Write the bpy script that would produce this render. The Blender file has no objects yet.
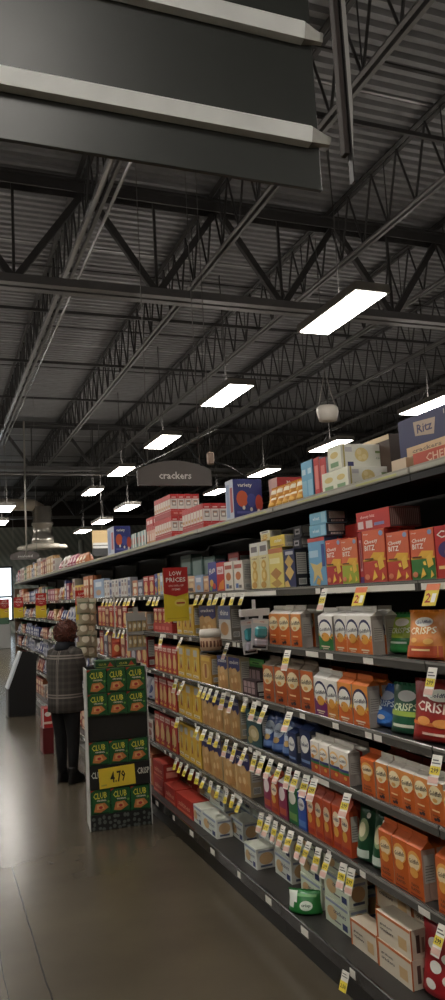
import bpy, bmesh, math, random
from mathutils import Vector, Matrix
random.seed(7)
S = bpy.context.scene
COL = S.collection
PI = math.pi

# ------------------------------------------------------------------ camera
H_EYE = 1.7
F = 750.0
CX, CY = 222.5, 500.0
v1 = Vector((-68 - CX, -(607.3 - CY), -F)).normalized()
v2 = Vector((2162 - CX, -(488 - CY), -F)); v2 = (v2 - v1 * v2.dot(v1)).normalized()
v3 = v2.cross(v1)
R = Matrix((v2, v1, v3))
C0 = Vector((0, 0, H_EYE))
cam = bpy.data.cameras.new('camera'); camo = bpy.data.objects.new('camera', cam); COL.objects.link(camo)
cam.sensor_fit = 'VERTICAL'; cam.sensor_height = 36; cam.lens = 27; cam.clip_end = 200; cam.clip_start = .05
camo.matrix_world = Matrix.Translation(C0) @ R.to_4x4()
S.camera = camo
S.view_settings.view_transform = 'Standard'; S.view_settings.look = 'None'
S.view_settings.gamma = 1; S.view_settings.use_curve_mapping = False
S.view_settings.exposure = 1.1

def at(px, py, ax, val):
    """world point seen at a pixel, on the plane where coordinate ax equals val"""
    d = R @ Vector((px - CX, -(py - CY), -F))
    t = (val - C0[ax]) / d[ax]
    return C0 + d * t
def yat(px, X, z):
    """Y of the point with given X and z that is seen in pixel column px"""
    lo, hi = 0.8, 80.0
    Ri = R.transposed()
    def f(Y):
        q = Ri @ (Vector((X, Y, z)) - C0)
        return CX + F * q.x / -q.z
    for _ in range(50):
        m = (lo + hi) / 2
        if f(m) > px: lo = m
        else: hi = m
    return (lo + hi) / 2

# ------------------------------------------------------------------ materials
def lin(c):
    return tuple(((v / 255) / 12.92 if v / 255 <= .04045 else ((v / 255 + .055) / 1.055) ** 2.4) for v in c)
MC = {}
def mat(rgb, rough=.5, metal=0, kind='plain', coat=0):
    k = (tuple(rgb), rough, metal, kind, coat)
    if k in MC: return MC[k]
    m = bpy.data.materials.new('%s_%02x%02x%02x' % ((kind,) + tuple(rgb))); m.use_nodes = True
    nt = m.node_tree; b = nt.nodes['Principled BSDF']
    if kind in ('paper', 'foil'):
        g_ = .3 * rgb[0] + .59 * rgb[1] + .11 * rgb[2]; rgb = tuple(int(v * .86 + g_ * .14) for v in rgb)  # haze put into paper and foil colours by mixing in grey
    c = lin(rgb) + (1,)
    b.inputs['Roughness'].default_value = rough; b.inputs['Metallic'].default_value = metal
    if coat: b.inputs['Coat Weight'].default_value = coat
    tc = nt.nodes.new('ShaderNodeTexCoord'); no = nt.nodes.new('ShaderNodeTexNoise')
    nt.links.new(tc.outputs['Object'], no.inputs['Vector'])
    no.inputs['Scale'].default_value = {'steel': 6, 'plain': 30, 'foil': 22, 'paper': 18}.get(kind, 20)
    no.inputs['Detail'].default_value = 2
    mx = nt.nodes.new('ShaderNodeMix'); mx.data_type = 'RGBA'
    a = .82 if kind == 'steel' else .93
    mx.inputs['A'].default_value = tuple(v * a for v in c[:3]) + (1,)
    mx.inputs['B'].default_value = tuple(min(1, v * (2 - a)) for v in c[:3]) + (1,)
    nt.links.new(no.outputs['Fac'], mx.inputs['Factor']); nt.links.new(mx.outputs['Result'], b.inputs['Base Color'])
    if kind == 'foil':
        bp = nt.nodes.new('ShaderNodeBump'); bp.inputs['Strength'].default_value = .35; bp.inputs['Distance'].default_value = .01
        nt.links.new(no.outputs['Fac'], bp.inputs['Height']); nt.links.new(bp.outputs['Normal'], b.inputs['Normal'])
    MC[k] = m
    return m
def emit(rgb, s, name):
    m = bpy.data.materials.new(name); m.use_nodes = True
    b = m.node_tree.nodes['Principled BSDF']
    b.inputs['Base Color'].default_value = lin(rgb) + (1,)
    b.inputs['Emission Color'].default_value = lin(rgb) + (1,); b.inputs['Emission Strength'].default_value = s
    return m

# ------------------------------------------------------------------ mesh builder
class MB:
    def __init__(self): self.v = []; self.f = []; self.m = []; self.mats = []; self.smooth = False; self.k = []
    def mi(self, m):
        if m not in self.mats: self.mats.append(m)
        return self.mats.index(m)
    def add(self, vs, fs, m, sm=False):
        o = len(self.v); self.v += [tuple(p) for p in vs]; i = self.mi(m)
        for f in fs: self.f.append(tuple(o + q for q in f)); self.m.append(i); self.k.append(sm)
    def box(self, lo, hi, m, M=None, bev=0):
        (x0, y0, z0), (x1, y1, z1) = lo, hi
        if bev:
            bm = bmesh.new(); bmesh.ops.create_cube(bm, size=1)
            for v in bm.verts: v.co = Vector(((x0 + x1) / 2 + v.co.x * (x1 - x0), (y0 + y1) / 2 + v.co.y * (y1 - y0), (z0 + z1) / 2 + v.co.z * (z1 - z0)))
            bmesh.ops.bevel(bm, geom=bm.edges[:], offset=bev, segments=1, affect='EDGES')
            bm.verts.index_update()
            vs = [v.co.copy() for v in bm.verts]; fs = [tuple(v.index for v in f.verts) for f in bm.faces]; bm.free()
        else:
            vs = [Vector(p) for p in ((x0, y0, z0), (x1, y0, z0), (x1, y1, z0), (x0, y1, z0), (x0, y0, z1), (x1, y0, z1), (x1, y1, z1), (x0, y1, z1))]
            fs = [(0, 3, 2, 1), (4, 5, 6, 7), (0, 1, 5, 4), (1, 2, 6, 5), (2, 3, 7, 6), (3, 0, 4, 7)]
        if M: vs = [M @ v for v in vs]
        self.add(vs, fs, m); return self
    def tube(self, pts, r, m, n=8, caps=True):
        pts = [Vector(p) for p in pts]; rs = r if isinstance(r, (list, tuple)) else [r] * len(pts)
        vs = []; N = len(pts); up = None
        for i, p in enumerate(pts):
            d = (pts[min(i + 1, N - 1)] - pts[max(i - 1, 0)]).normalized()
            if up is None:
                up = Vector((0, 0, 1)) if abs(d.z) < .9 else Vector((1, 0, 0))
            a = d.cross(up).normalized(); b = a.cross(d).normalized(); up = b
            for k in range(n):
                t = 2 * PI * k / n; vs.append(p + (a * math.cos(t) + b * math.sin(t)) * rs[i])
        fs = [(i * n + k, i * n + (k + 1) % n, (i + 1) * n + (k + 1) % n, (i + 1) * n + k) for i in range(N - 1) for k in range(n)]
        if caps: fs += [tuple(range(n))[::-1], tuple((N - 1) * n + k for k in range(n))]
        self.add(vs, fs, m, True); return self
    def loft(self, rings, m, closed=True, caps=True, sm=True):
        n = len(rings[0]); vs = [p for r in rings for p in r]
        fs = [(i * n + k, i * n + (k + 1) % n, (i + 1) * n + (k + 1) % n, (i + 1) * n + k) for i in range(len(rings) - 1) for k in range(n)]
        if caps: fs += [tuple(range(n))[::-1], tuple((len(rings) - 1) * n + k for k in range(n))]
        self.add(vs, fs, m, sm); return self
    def mesh(self, name):
        me = bpy.data.meshes.new(name); me.from_pydata(self.v, [], self.f)
        for m in self.mats: me.materials.append(m)
        for p, i, s in zip(me.polygons, self.m, self.k): p.material_index = i; p.use_smooth = s
        me.update(); return me
    def build(self, name, parent=None, loc=None, rot=None):
        return link(name, self.mesh(name), parent, loc, rot)
def link(name, data, parent=None, loc=None, rot=None):
    o = bpy.data.objects.new(name, data); COL.objects.link(o)
    if parent: o.parent = parent
    if loc is not None: o.location = loc
    if rot is not None: o.rotation_euler = rot
    return o
def empty(name, loc=(0, 0, 0), rz=0):
    o = bpy.data.objects.new(name, None); COL.objects.link(o); o.location = loc; o.rotation_euler.z = rz
    o.empty_display_size = .05
    return o
def tag(o, label, cat, group=None):
    o['label'] = label; o['category'] = cat
    if group: o['group'] = group
    return o
def struct(o): o['kind'] = 'structure'; return o
def bar(mb, a, b, w, m, h=None):
    a = Vector(a); b = Vector(b); d = b - a; L = d.length; h = h or w
    q = d.to_track_quat('X', 'Z').to_matrix().to_4x4(); q.translation = a
    mb.box((0, -w / 2, -h / 2), (L, w / 2, h / 2), m, q)

# ------------------------------------------------------------------ text + graphics
TC = {}
def text_geo(s, bold=True):
    if s in TC: return TC[s]
    cu = bpy.data.curves.new('t', 'FONT'); cu.body = s; cu.resolution_u = 1; cu.size = 1
    if bold: cu.offset = .018
    o = bpy.data.objects.new('t', cu); COL.objects.link(o)
    dg = bpy.context.evaluated_depsgraph_get(); me = o.evaluated_get(dg).to_mesh()
    vs = [(v.co.x, v.co.y) for v in me.vertices]; fs = [tuple(p.vertices) for p in me.polygons]
    o.evaluated_get(dg).to_mesh_clear(); bpy.data.objects.remove(o); bpy.data.curves.remove(cu)
    xs = [v[0] for v in vs]; ys = [v[1] for v in vs]
    x0, x1, y0, y1 = min(xs), max(xs), min(ys), max(ys)
    vs = [((x - (x0 + x1) / 2) / (x1 - x0), (y - (y0 + y1) / 2) / (y1 - y0)) for x, y in vs]
    TC[s] = (vs, fs); return TC[s]
def graphics(mb, specs, mp, div=1):
    """mp(u, v, off) -> local point.  specs are flat shapes in u, v."""
    lay = .0006
    for s in specs:
        k = s[0]; lay += .0003
        if k == 'r':
            u0, v0, u1, v1_, c = s[1:6]; vs = []; n = div
            for j in range(n + 1):
                for i in range(n + 1): vs.append(mp(u0 + (u1 - u0) * i / n, v0 + (v1_ - v0) * j / n, lay))
            fs = [(j * (n + 1) + i, j * (n + 1) + i + 1, (j + 1) * (n + 1) + i + 1, (j + 1) * (n + 1) + i) for j in range(n) for i in range(n)]
            mb.add(vs, fs, mat(c, .45, kind='paper'))
        elif k == 'e':
            cu, cv, ru, rv, c = s[1:6]; n = 16; vs = [mp(cu, cv, lay)]
            for r in (.5, 1):
                for i in range(n): vs.append(mp(cu + ru * r * math.cos(2 * PI * i / n), cv + rv * r * math.sin(2 * PI * i / n), lay))
            fs = [(0, 1 + i, 1 + (i + 1) % n) for i in range(n)] + [(1 + i, 1 + n + i, 1 + n + (i + 1) % n, 1 + (i + 1) % n) for i in range(n)]
            mb.add(vs, fs, mat(c, .45, kind='paper'))
        elif k == 'p':
            vs = [mp(u, v, lay) for u, v in s[1]]; mb.add(vs, [tuple(range(len(vs)))], mat(s[2], .45, kind='paper'))
        elif k == 't':
            txt, cu, cv, wu, hv, c = s[1:7]; sk = s[7] if len(s) > 7 else 0
            vs, fs = text_geo(txt)
            mb.add([mp(cu + x * wu, cv + y * hv + x * sk, lay) for x, y in vs], fs, mat(c, .45, kind='paper'))

def nutrition(base, ink=(60, 60, 60), pale=(205, 200, 190)):
    g = [('r', .12, .35, .88, .9, pale)]
    for i in range(9): g.append(('r', .18, .40 + .055 * i, .82, .412 + .055 * i, ink))
    g += [('r', .2, .08, .8, .24, (225, 222, 215))] + [('r', .25 + .07 * i, .1, .28 + .07 * i, .22, (30, 30, 30)) for i in range(7)]
    return g

def carton_mesh(w, d, h, front, side, top, gf, gs=None, gt=None, bev=.0012):
    mb = MB(); B = mat(front, .45, kind='paper')
    mb.box((-w / 2, 0, 0), (w / 2, d, h), B, bev=bev)
    # recolour sides / top by geometry
    sm_, tm_ = mb.mi(mat(side, .45, kind='paper')), mb.mi(mat(top, .45, kind='paper'))
    for i, f in enumerate(mb.f):
        c = sum((Vector(mb.v[q]) for q in f), Vector()) / len(f)
        if abs(abs(c.x) - w / 2) < 1e-5: mb.m[i] = sm_
        elif abs(c.z - h) < 1e-5: mb.m[i] = tm_
    graphics(mb, gf, lambda u, v, o: Vector((-w / 2 + u * w, -o, v * h)))
    if gs:
        graphics(mb, gs, lambda u, v, o: Vector((w / 2 + o, u * d, v * h)))
        graphics(mb, gs, lambda u, v, o: Vector((-w / 2 - o, d - u * d, v * h)))
    if gt: graphics(mb, gt, lambda u, v, o: Vector((-w / 2 + u * w, v * d, h + o)))
    return mb

def gable_meshes(w, d, h, body, top, gf, side):
    """paper bag carton with a folded, slanting top"""
    hb = h * .80; mb = MB(); B = mat(body, .5, kind='paper'); T = mat(top, .5, kind='paper'); Sd = mat(side, .5, kind='paper')
    x = w / 2; e = .004
    vs = [(-x, 0, 0), (x, 0, 0), (x, d, 0), (-x, d, 0), (-x, 0, hb), (x, 0, hb), (x, d, hb), (-x, d, hb)]
    bulge = .006
    # front as 5x6 grid slightly bulging
    def mp(u, v, o): return Vector((-x + u * w, -o - bulge * math.sin(PI * u) * math.sin(PI * min(1, v)), v * hb))
    n, m_ = 6, 6; g = [mp(i / n, j / m_, 0) for j in range(m_ + 1) for i in range(n + 1)]
    mb.add(g, [(j * (n + 1) + i, j * (n + 1) + i + 1, (j + 1) * (n + 1) + i + 1, (j + 1) * (n + 1) + i) for j in range(m_) for i in range(n)], B, True)
    mb.add(vs, [(0, 3, 2, 1), (2, 3, 7, 6)], B)
    # gusseted sides with a soft vertical crease
    for s in (1, -1):
        a = [(s * x, 0, 0), (s * (x - e), d / 2, 0), (s * x, d, 0), (s * x, 0, hb), (s * (x - e), d / 2, hb), (s * x, d, hb)]
        mb.add(a, [(0, 1, 4, 3), (1, 2, 5, 4)] if s > 0 else [(3, 4, 1, 0), (4, 5, 2, 1)], Sd)
        pan = nutrition(side, (95, 90, 85), (190, 182, 172))
        graphics(mb, pan[:7], (lambda u, v, o, s=s: Vector((s * (x + .0005 + o), (u * d if s > 0 else d - u * d), v * hb))))
    graphics(mb, gf, mp, 4)
    # folded top
    tb = MB()
    yr = d * .55; t = .004
    tv = [(-x, 0, hb), (x, 0, hb), (x, d, hb), (-x, d, hb), (-x * .98, yr, h - .02), (x * .98, yr, h - .02), (x * .98, yr + t, h - .02), (-x * .98, yr + t, h - .02), (-x * .98, yr, h), (x * .98, yr, h), (x * .98, yr + t, h), (-x * .98, yr + t, h)]
    tb.add(tv, [(0, 1, 5, 4), (2, 3, 7, 6), (1, 2, 6, 5), (3, 0, 4, 7), (4, 5, 9, 8), (6, 7, 11, 10), (8, 9, 10, 11), (5, 6, 10, 9), (7, 4, 8, 11)], T)
    return [('carton_body', mb.mesh('carton_body')), ('folded_top', tb.mesh('folded_top'))]

def pouch_meshes(w, d, h, body, gf, lean=0, seal=(200, 190, 180), low=None):
    """pillow bag with a crimped top seal"""
    mb = MB(); B = mat(body, .3, kind='foil'); n, m_ = 10, 12
    def prof(u, v):
        e = (max(0, math.sin(PI * u))) ** .55
        vv = min(1, max(0, v)); t = (min(1, vv / .10) ** .6) * (1 - vv) ** .55 * 1.25
        return d / 2 * e * min(1, t)
    def width(v): return w * (1 - .06 * math.sin(PI * v)) * (1 - .07 * v)
    def mp(u, v, o, s=-1): return Vector(((-.5 + u) * width(v), d / 2 + s * (prof(u, v) + o) + lean * v, v * h * .95))
    for s in (-1, 1):
        g = [mp(i / n, j / m_, 0, s) for j in range(m_ + 1) for i in range(n + 1)]
        fs = [(j * (n + 1) + i, j * (n + 1) + i + 1, (j + 1) * (n + 1) + i + 1, (j + 1) * (n + 1) + i) for j in range(m_) for i in range(n)]
        if s > 0: fs = [f[::-1] for f in fs]
        mb.add(g, fs, B, True)
    graphics(mb, gf, lambda u, v, o: mp(u, v, o + .001), 6)
    tb = MB(); N = 14; W = width(1)
    vs = []
    for z in (h * .945, h):
        for i in range(N + 1): vs.append(((-.5 + i / N) * W, d / 2 + lean + (.0025 if i % 2 else -.0025), z))
        for i in range(N, -1, -1): vs.append(((-.5 + i / N) * W, d / 2 + lean + .003 + (.0025 if i % 2 else -.0025), z))
    K = 2 * (N + 1)
    tb.add(vs, [(i, (i + 1) % K, K + (i + 1) % K, K + i) for i in range(K)] + [(K + i, K + i + 1, K + K - 2 - i, K + K - 1 - i) for i in range(N)], mat(body, .35, kind='foil'))
    return [('bag_body', mb.mesh('bag_body')), ('top_seal', tb.mesh('top_seal'))]

# ------------------------------------------------------------------ product kinds
W_ = (232, 228, 218); NV = (32, 38, 88); YL = (238, 190, 40); OR = (226, 108, 30); RD = (196, 34, 30); BK = (24, 24, 26)
def gold(bottom, mid, name='Goldfish', ring=NV, extra=()):
    return [('r', 0, 0, 1, .42, bottom), ('r', 0, .42, 1, .5, mid), ('e', .5, .62, .47, .30, ring), ('e', .5, .58, .42, .27, (240, 236, 226)),
            ('t', name, .5, .62, .76, .10, (40, 40, 60), .05), ('e', .55, .40, .27, .13, (240, 165, 60)),
            ('p', [(.8, .40), (.97, .46), (.92, .40), (.97, .33)], (240, 165, 60)), ('e', .4, .43, .03, .02, (30, 30, 30)), ('r', .2, .1, .8, .14, (245, 225, 190)), ('r', .3, .05, .7, .075, (245, 225, 190))] + list(extra)
def gold2(bot):
    return [('r', 0, 0, 1, .60, bot), ('r', 0, .60, 1, .66, (236, 150, 60)), ('e', .5, .70, .44, .22, (240, 220, 170)),
            ('t', 'Goldfish', .5, .73, .82, .12, (60, 40, 40), .04), ('e', .5, .57, .17, .05, (238, 170, 80)), ('r', .25, .30, .75, .34, (250, 210, 150)),
            ('t', 'cheddar', .5, .20, .5, .05, (60, 30, 20)), ('e', .6, .12, .12, .05, (60, 40, 50)), ('e', .4, .10, .10, .04, (60, 40, 50))]
def gold_dark(bot):
    return [('e', .5, .72, .44, .2, (236, 168, 70)), ('e', .5, .70, .37, .15, (238, 210, 160)), ('t', 'Goldfish', .5, .72, .66, .09, (70, 40, 40), .04),
            ('e', .5, .5, .28, .1, (240, 160, 60)), ('t', 'FLAVOR', .5, .25, .5, .06, (40, 25, 30)), ('t', 'BLASTED', .5, .16, .6, .06, (40, 25, 30)), ('r', .1, .04, .9, .07, (150, 40, 20))]
def bitz(low):
    return [('r', 0, .0, 1, .42, low), ('r', 0, .42, 1, .46, (235, 175, 50)), ('t', 'Kroger', .2, .93, .22, .035, W_), ('t', 'Cheesy', .40, .78, .62, .10, (248, 240, 225), .02), ('t', 'BITZ', .34, .67, .46, .10, (248, 240, 225)),
            ('e', .87, .92, .09, .05, (130, 160, 205)), ('p', [(.3, .46), (.92, .42), (.98, .56), (.5, .58)], (238, 178, 46)), ('p', [(.72, .24), (.95, .30), (.86, .52), (.66, .44)], (244, 190, 60)),
            ('p', [(.38, .05), (.62, .12), (.5, .26)], (244, 190, 60)), ('p', [(.55, .30), (.66, .30), (.62, .38), (.52, .36)], (246, 196, 70)), ('p', [(.8, .05), (.95, .1), (.85, .2)], (246, 196, 70)), ('e', .17, .13, .11, .055, (230, 130, 90)), ('r', .1, .45, .5, .475, (90, 60, 30))]
def ritzy(): return [('r', 0, .72, 1, 1, (50, 52, 110)), ('p', [(0, .62), (.2, .7), (.4, .6), (.6, .7), (.8, .58), (1, .66), (1, .74), (0, .74)], (50, 52, 110)), ('t', 'crackers', .5, .86, .8, .11, W_, .02), ('e', .5, .56, .2, .12, (222, 180, 120)),
            ('e', .3, .3, .2, .16, (206, 150, 84)), ('e', .62, .34, .22, .17, (216, 160, 92)), ('e', .5, .14, .2, .12, (200, 140, 76)), ('e', .84, .18, .14, .12, (196, 138, 72)), ('e', .3, .3, .1, .08, (236, 200, 140)), ('e', .62, .34, .1, .08, (236, 200, 140))]
def stripes(cols, words=None):
    g = []
    n = len(cols)
    for i, c in enumerate(cols): g.append(('r', .0, i / n, 1, (i + 1) / n, c))
    return g
K = {}
def kind(key, name, desc, cat, group, fn, parts=False): K[key] = dict(name=name, desc=desc, cat=cat, group=group, fn=fn, parts=parts)
def ck(key, name, desc, group, front, side, gf, gs='n', top=None, cat='box'):
    gs_ = nutrition(side) if gs == 'n' else gs
    kind(key, name, desc, cat, group, lambda w, d, h: [('x', carton_mesh(w, d, h, front, side, top or side, gf, gs_).mesh(name))])
def gk(key, desc, body, top, gf, side=(172, 160, 150)):
    kind(key, 'cracker_carton', desc, 'snack carton', 'folded top snack cartons', lambda w, d, h: gable_meshes(w, d, h, body, top, gf, side), True)
def pk(key, desc, body, gf, lean=.03, name='snack_bag', cat='bag', group='snack bags'):
    kind(key, name, desc, cat, group, lambda w, d, h: pouch_meshes(w, d, h, body, gf, lean), True)

ORB = (222, 104, 34)
gk('gf_purple', 'white topped orange carton with navy ring', (236, 230, 220), (232, 228, 220), gold((228, 108, 34), (235, 150, 60)))
gk('gf_green', 'green bottomed carton with navy ring', (236, 230, 220), (236, 232, 224), gold((40, 120, 50), (235, 170, 60)))
gk('gf_plum', 'purple bottomed carton with navy ring', (236, 230, 220), (236, 232, 224), gold((130, 40, 110), (225, 160, 160)))
gk('gf_yellow', 'yellow bottomed carton with navy ring', (236, 230, 220), (220, 214, 204), gold((220, 130, 40), (240, 190, 60)))
gk('gf_orange', 'all orange carton with navy ring', (232, 140, 50), (226, 112, 40), gold((226, 100, 28), (240, 190, 60)))
gk('gf_white', 'orange carton with white folded top', (230, 140, 60), (222, 214, 200), gold2((222, 98, 28)))
gk('gf_rainbow', 'white carton with rainbow stripes', (236, 228, 216), (230, 224, 212),
   [('r', 0, 0, 1, .3, (214, 84, 44)), ('r', 0, .3, 1, .38, (60, 130, 60)), ('r', 0, .38, 1, .46, (60, 60, 130)), ('e', .5, .72, .42, .18, (244, 200, 120)), ('e', .5, .7, .36, .13, (244, 238, 226)), ('t', 'Goldfish', .5, .71, .66, .09, (60, 40, 60), .03), ('e', .4, .54, .2, .07, (230, 150, 50)), ('e', .7, .2, .14, .06, (240, 180, 70))])
gk('gf_dark', 'deep orange flavoured cracker carton', (214, 92, 24), (210, 88, 26), gold_dark((200, 80, 20)), (190, 150, 130))
gk('gf_brown', 'rust orange carton with grey top', (204, 96, 34), (140, 122, 104), gold2((196, 84, 26)))
gk('gf_blue', 'blue and white snack carton', (44, 86, 160), (226, 222, 214), [('e', .5, .6, .42, .22, W_), ('t', 'Goldfish', .5, .62, .7, .1, NV), ('r', .1, .1, .9, .3, (90, 130, 200))])
gk('gf_red', 'red snack carton with white oval', (190, 44, 36), (226, 216, 204), [('e', .5, .6, .42, .22, W_), ('t', 'Goldfish', .5, .62, .7, .1, NV), ('r', .1, .1, .9, .3, (236, 160, 60))])
gk('gf_navy', 'navy carton with white round label', (28, 44, 92), (36, 56, 110), [('e', .5, .62, .4, .24, (235, 232, 226)), ('t', 'baked', .5, .62, .6, .12, NV), ('r', .1, .12, .9, .2, (120, 150, 200))], (60, 66, 86))

pk('crisp_org', 'orange puffed crisps bag', (228, 128, 28), [('r', .02, .02, .98, .3, (206, 74, 30)), ('e', .5, .80, .26, .10, (238, 230, 215)), ('t', 'Goldfish', .5, .80, .42, .07, NV, .03), ('t', 'CRISPS', .5, .62, .74, .15, (250, 235, 190), .03), ('r', .25, .2, .75, .24, (250, 220, 150)), ('e', .3, .42, .1, .05, (244, 180, 70)), ('e', .7, .40, .12, .06, (244, 180, 70))])
pk('crisp_grn', 'lime and green crisps bag', (40, 140, 62), [('r', .02, .42, .98, .92, (160, 186, 40)), ('e', .5, .80, .26, .10, (238, 230, 215)), ('t', 'CRISPS', .5, .60, .7, .14, (240, 245, 220), .03), ('r', .2, .28, .8, .33, (220, 240, 220))])
pk('crisp_red', 'dark red crisps bag', (170, 34, 28), [('e', .55, .80, .26, .10, (238, 230, 215)), ('t', 'Goldfish', .55, .80, .42, .07, NV, .03), ('t', 'CRISPS', .5, .60, .76, .16, (248, 225, 205), -.04), ('r', .05, .3, .95, .36, (226, 110, 40)), ('e', .3, .38, .14, .07, (240, 150, 60)), ('e', .65, .36, .16, .07, (240, 150, 60)), ('r', .3, .16, .7, .2, (235, 200, 180))])
pk('crisp_blue', 'blue crisps bag with white burst', (36, 82, 160), [('e', .5, .78, .3, .11, (160, 170, 190)), ('t', 'CRISPS', .5, .6, .7, .14, (200, 220, 240)), ('e', .5, .28, .35, .16, (40, 110, 200)), ('e', .5, .28, .14, .06, W_), ('e', .3, .48, .2, .06, (200, 215, 225))])
pk('crisp_dkgrn', 'dark green crisps bag with lime band', (28, 92, 60), [('e', .5, .80, .28, .11, (190, 196, 190)), ('t', 'CRISPS', .5, .58, .74, .15, (220, 235, 190), .04), ('r', .05, .40, .95, .5, (150, 180, 50)), ('r', .2, .18, .8, .24, (220, 225, 200))])
pk('club_bag', 'dark green snack bag with white star', (22, 74, 44), [('e', .5, .6, .3, .2, (150, 170, 120)), ('e', .45, .6, .2, .13, (225, 215, 170)), ('r', .15, .12, .85, .26, (190, 205, 190)), ('e', .7, .86, .1, .05, W_)])
pk('bluebag', 'blue cracker pouch', (38, 74, 150), [('e', .5, .62, .36, .2, (180, 196, 216)), ('t', 'crunch', .5, .62, .5, .1, NV), ('r', .1, .14, .9, .28, (96, 130, 190)), ('e', .5, .38, .2, .08, (200, 160, 90))])
gk('pinkbag', 'magenta cracker carton', (160, 50, 90), (200,190,186), [('e', .5, .7, .36, .2, (236, 220, 220)), ('r', .1, .1, .9, .3, (210, 90, 60))], (160, 50, 90))
gk('redpouch', 'red orange cracker carton', (214, 78, 34), (196,70,34), [('e', .5, .7, .38, .17, (244, 220, 180)), ('t', 'Goldfish', .5, .7, .6, .09, NV), ('e', .5, .42, .26, .12, (240, 170, 60)), ('r', .1, .08, .9, .18, (190, 50, 30))], (214, 78, 34))
gk('greenpouch', 'green cracker carton', (40, 120, 70), (206,206,190), [('e', .5, .7, .38, .17, (230, 226, 210)), ('r', .1, .1, .9, .3, (120, 170, 80))], (40, 120, 70))
gk('bluepouch', 'blue cracker carton with pale oval', (50, 90, 190), (206,206,210), [('e', .5, .7, .38, .17, (226, 226, 226)), ('t', 'Goldfish', .5, .7, .6, .09, NV), ('r', .1, .08, .9, .26, (90, 140, 220))], (50, 90, 190))
pk('foilbag', 'crinkled silver and gold foil bag', (176, 168, 140), [('e', .5, .5, .3, .2, (220, 210, 180)), ('r', .1, .7, .9, .8, (120, 130, 90))], 0)
pk('redwhite', 'red snack bag with white swirls', (176, 26, 34), [('e', .3, .75, .14, .08, W_), ('e', .66, .62, .16, .07, W_), ('e', .4, .48, .13, .08, W_), ('e', .7, .35, .14, .08, W_), ('e', .32, .24, .12, .07, W_), ('e', .7, .82, .1, .06, (60, 130, 60))])
pk('greenwrap', 'green and white wrapped cracker pack', (34, 130, 54), [('r', .02, .55, .3, .98, (225, 232, 220)), ('r', .0, .3, .2, .6, (225, 232, 220)), ('e', .6, .45, .2, .2, (220, 232, 214)), ('t', 'crisp', .6, .45, .3, .15, (20, 90, 40)), ('r', .3, .8, .9, .9, (110, 190, 110))], 0, 'cracker_pack', 'pack')
pk('jarlike', 'small golden puff snack bag', (216, 140, 30), [('e', .3, .3, .2, .16, (240, 190, 80)), ('e', .7, .4, .2, .16, (240, 180, 60)), ('e', .45, .62, .2, .14, (238, 176, 50)), ('r', .05, .76, .95, .92, (240, 228, 190))], 0)

ck('bitz_org', 'cheese_cracker_box', 'orange and red cheese cracker box', 'cheese square cracker boxes', (228, 100, 60), (186, 50, 42), bitz((208, 66, 48)))
ck('bitz_grn', 'cheese_cracker_box', 'orange and green cheese cracker box', 'cheese square cracker boxes', (228, 100, 60), (186, 50, 42), bitz((52, 122, 50)))
ck('bitz_lime', 'cheese_cracker_box', 'orange and lime cheese cracker box', 'cheese square cracker boxes', (230, 108, 62), (186, 50, 42), bitz((166, 180, 48)))
ck('bitz_red', 'cheese_cracker_box', 'plain red cheese cracker box', 'cheese square cracker boxes', (224, 88, 56), (176, 44, 40), bitz((196, 48, 46)))
ck('spine', 'cheese_cracker_box', 'box turned to its red purple spine', 'cheese square cracker boxes', (186, 40, 42), (206, 70, 40), [('r', .2, .25, .8, .85, (200, 140, 140)), ('r', 0, 0, 1, .14, (90, 40, 110)), ('r', .3, .3, .7, .8, (150, 60, 60))])
ck('chz', 'cheese_cracker_box', 'red box with purple round picture', 'cheese square cracker boxes', (200, 36, 32), (160, 30, 30), [('t', 'Ch', .4, .84, .6, .14, W_), ('e', .5, .55, .38, .16, (60, 40, 110)), ('e', .6, .5, .2, .1, YL), ('r', .1, .2, .9, .26, (240, 200, 120))])
ck('ltblue', 'cracker_box', 'light blue cracker box', 'cracker boxes', (104, 166, 208), (70, 120, 170), [('r', 0, .92, 1, 1, (214, 70, 60)), ('r', .06, .6, .6, .74, (170, 206, 226)), ('p', [(.1, .5), (.5, .44), (.95, .52), (.7, .32), (.8, .1), (.5, .24), (.2, .06), (.3, .3)], (214, 186, 110)), ('r', .8, .4, .98, .85, (50, 80, 150)), ('p', [(.4, .06), (.6, .02), (.7, .14), (.5, .18)], (214, 160, 60))])
ck('navyyel', 'cracker_box', 'navy cracker box with golden crackers', 'cracker boxes', (40, 46, 92), (34, 36, 44), [('p', [(.5, .2), (.9, .4), (.5, .6), (.1, .4)], (216, 176, 90)), ('p', [(.5, .5), (.9, .68), (.5, .86), (.1, .68)], (206, 166, 80)), ('p', [(.0, .0), (.5, .04), (.3, .2), (0, .16)], (216, 176, 90)), ('r', .2, .86, .9, .95, (180, 180, 190))])
ck('yellow', 'cracker_box', 'yellow diamond cracker box', 'cracker boxes', (226, 204, 96), (220, 206, 140), [('r', 0, .88, 1, 1, (208, 120, 60)), ('p', [(.5, .22), (.9, .38), (.5, .52), (.1, .38)], (190, 130, 60)), ('p', [(.5, .02), (.9, .12), (.6, .24), (.1, .14)], (196, 150, 70)), ('r', .1, .62, .8, .76, (238, 226, 160))])
ck('paleyel', 'cracker_box', 'pale cream cracker box', 'cracker boxes', (226, 212, 150), (214, 208, 180), [('r', 0, .72, 1, 1, (222, 220, 208)), ('r', .15, .8, .85, .92, (120, 110, 110)), ('e', .5, .3, .3, .14, (220, 176, 70)), ('e', .5, .52, .26, .1, (214, 166, 60)), ('e', .4, .1, .3, .07, (206, 150, 60)), ('t', 'original', .5, .66, .6, .05, (130, 90, 60)), ('e', .5, .3, .16, .07, (236, 206, 120)), ('e', .5, .52, .14, .05, (236, 206, 120))])
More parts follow.
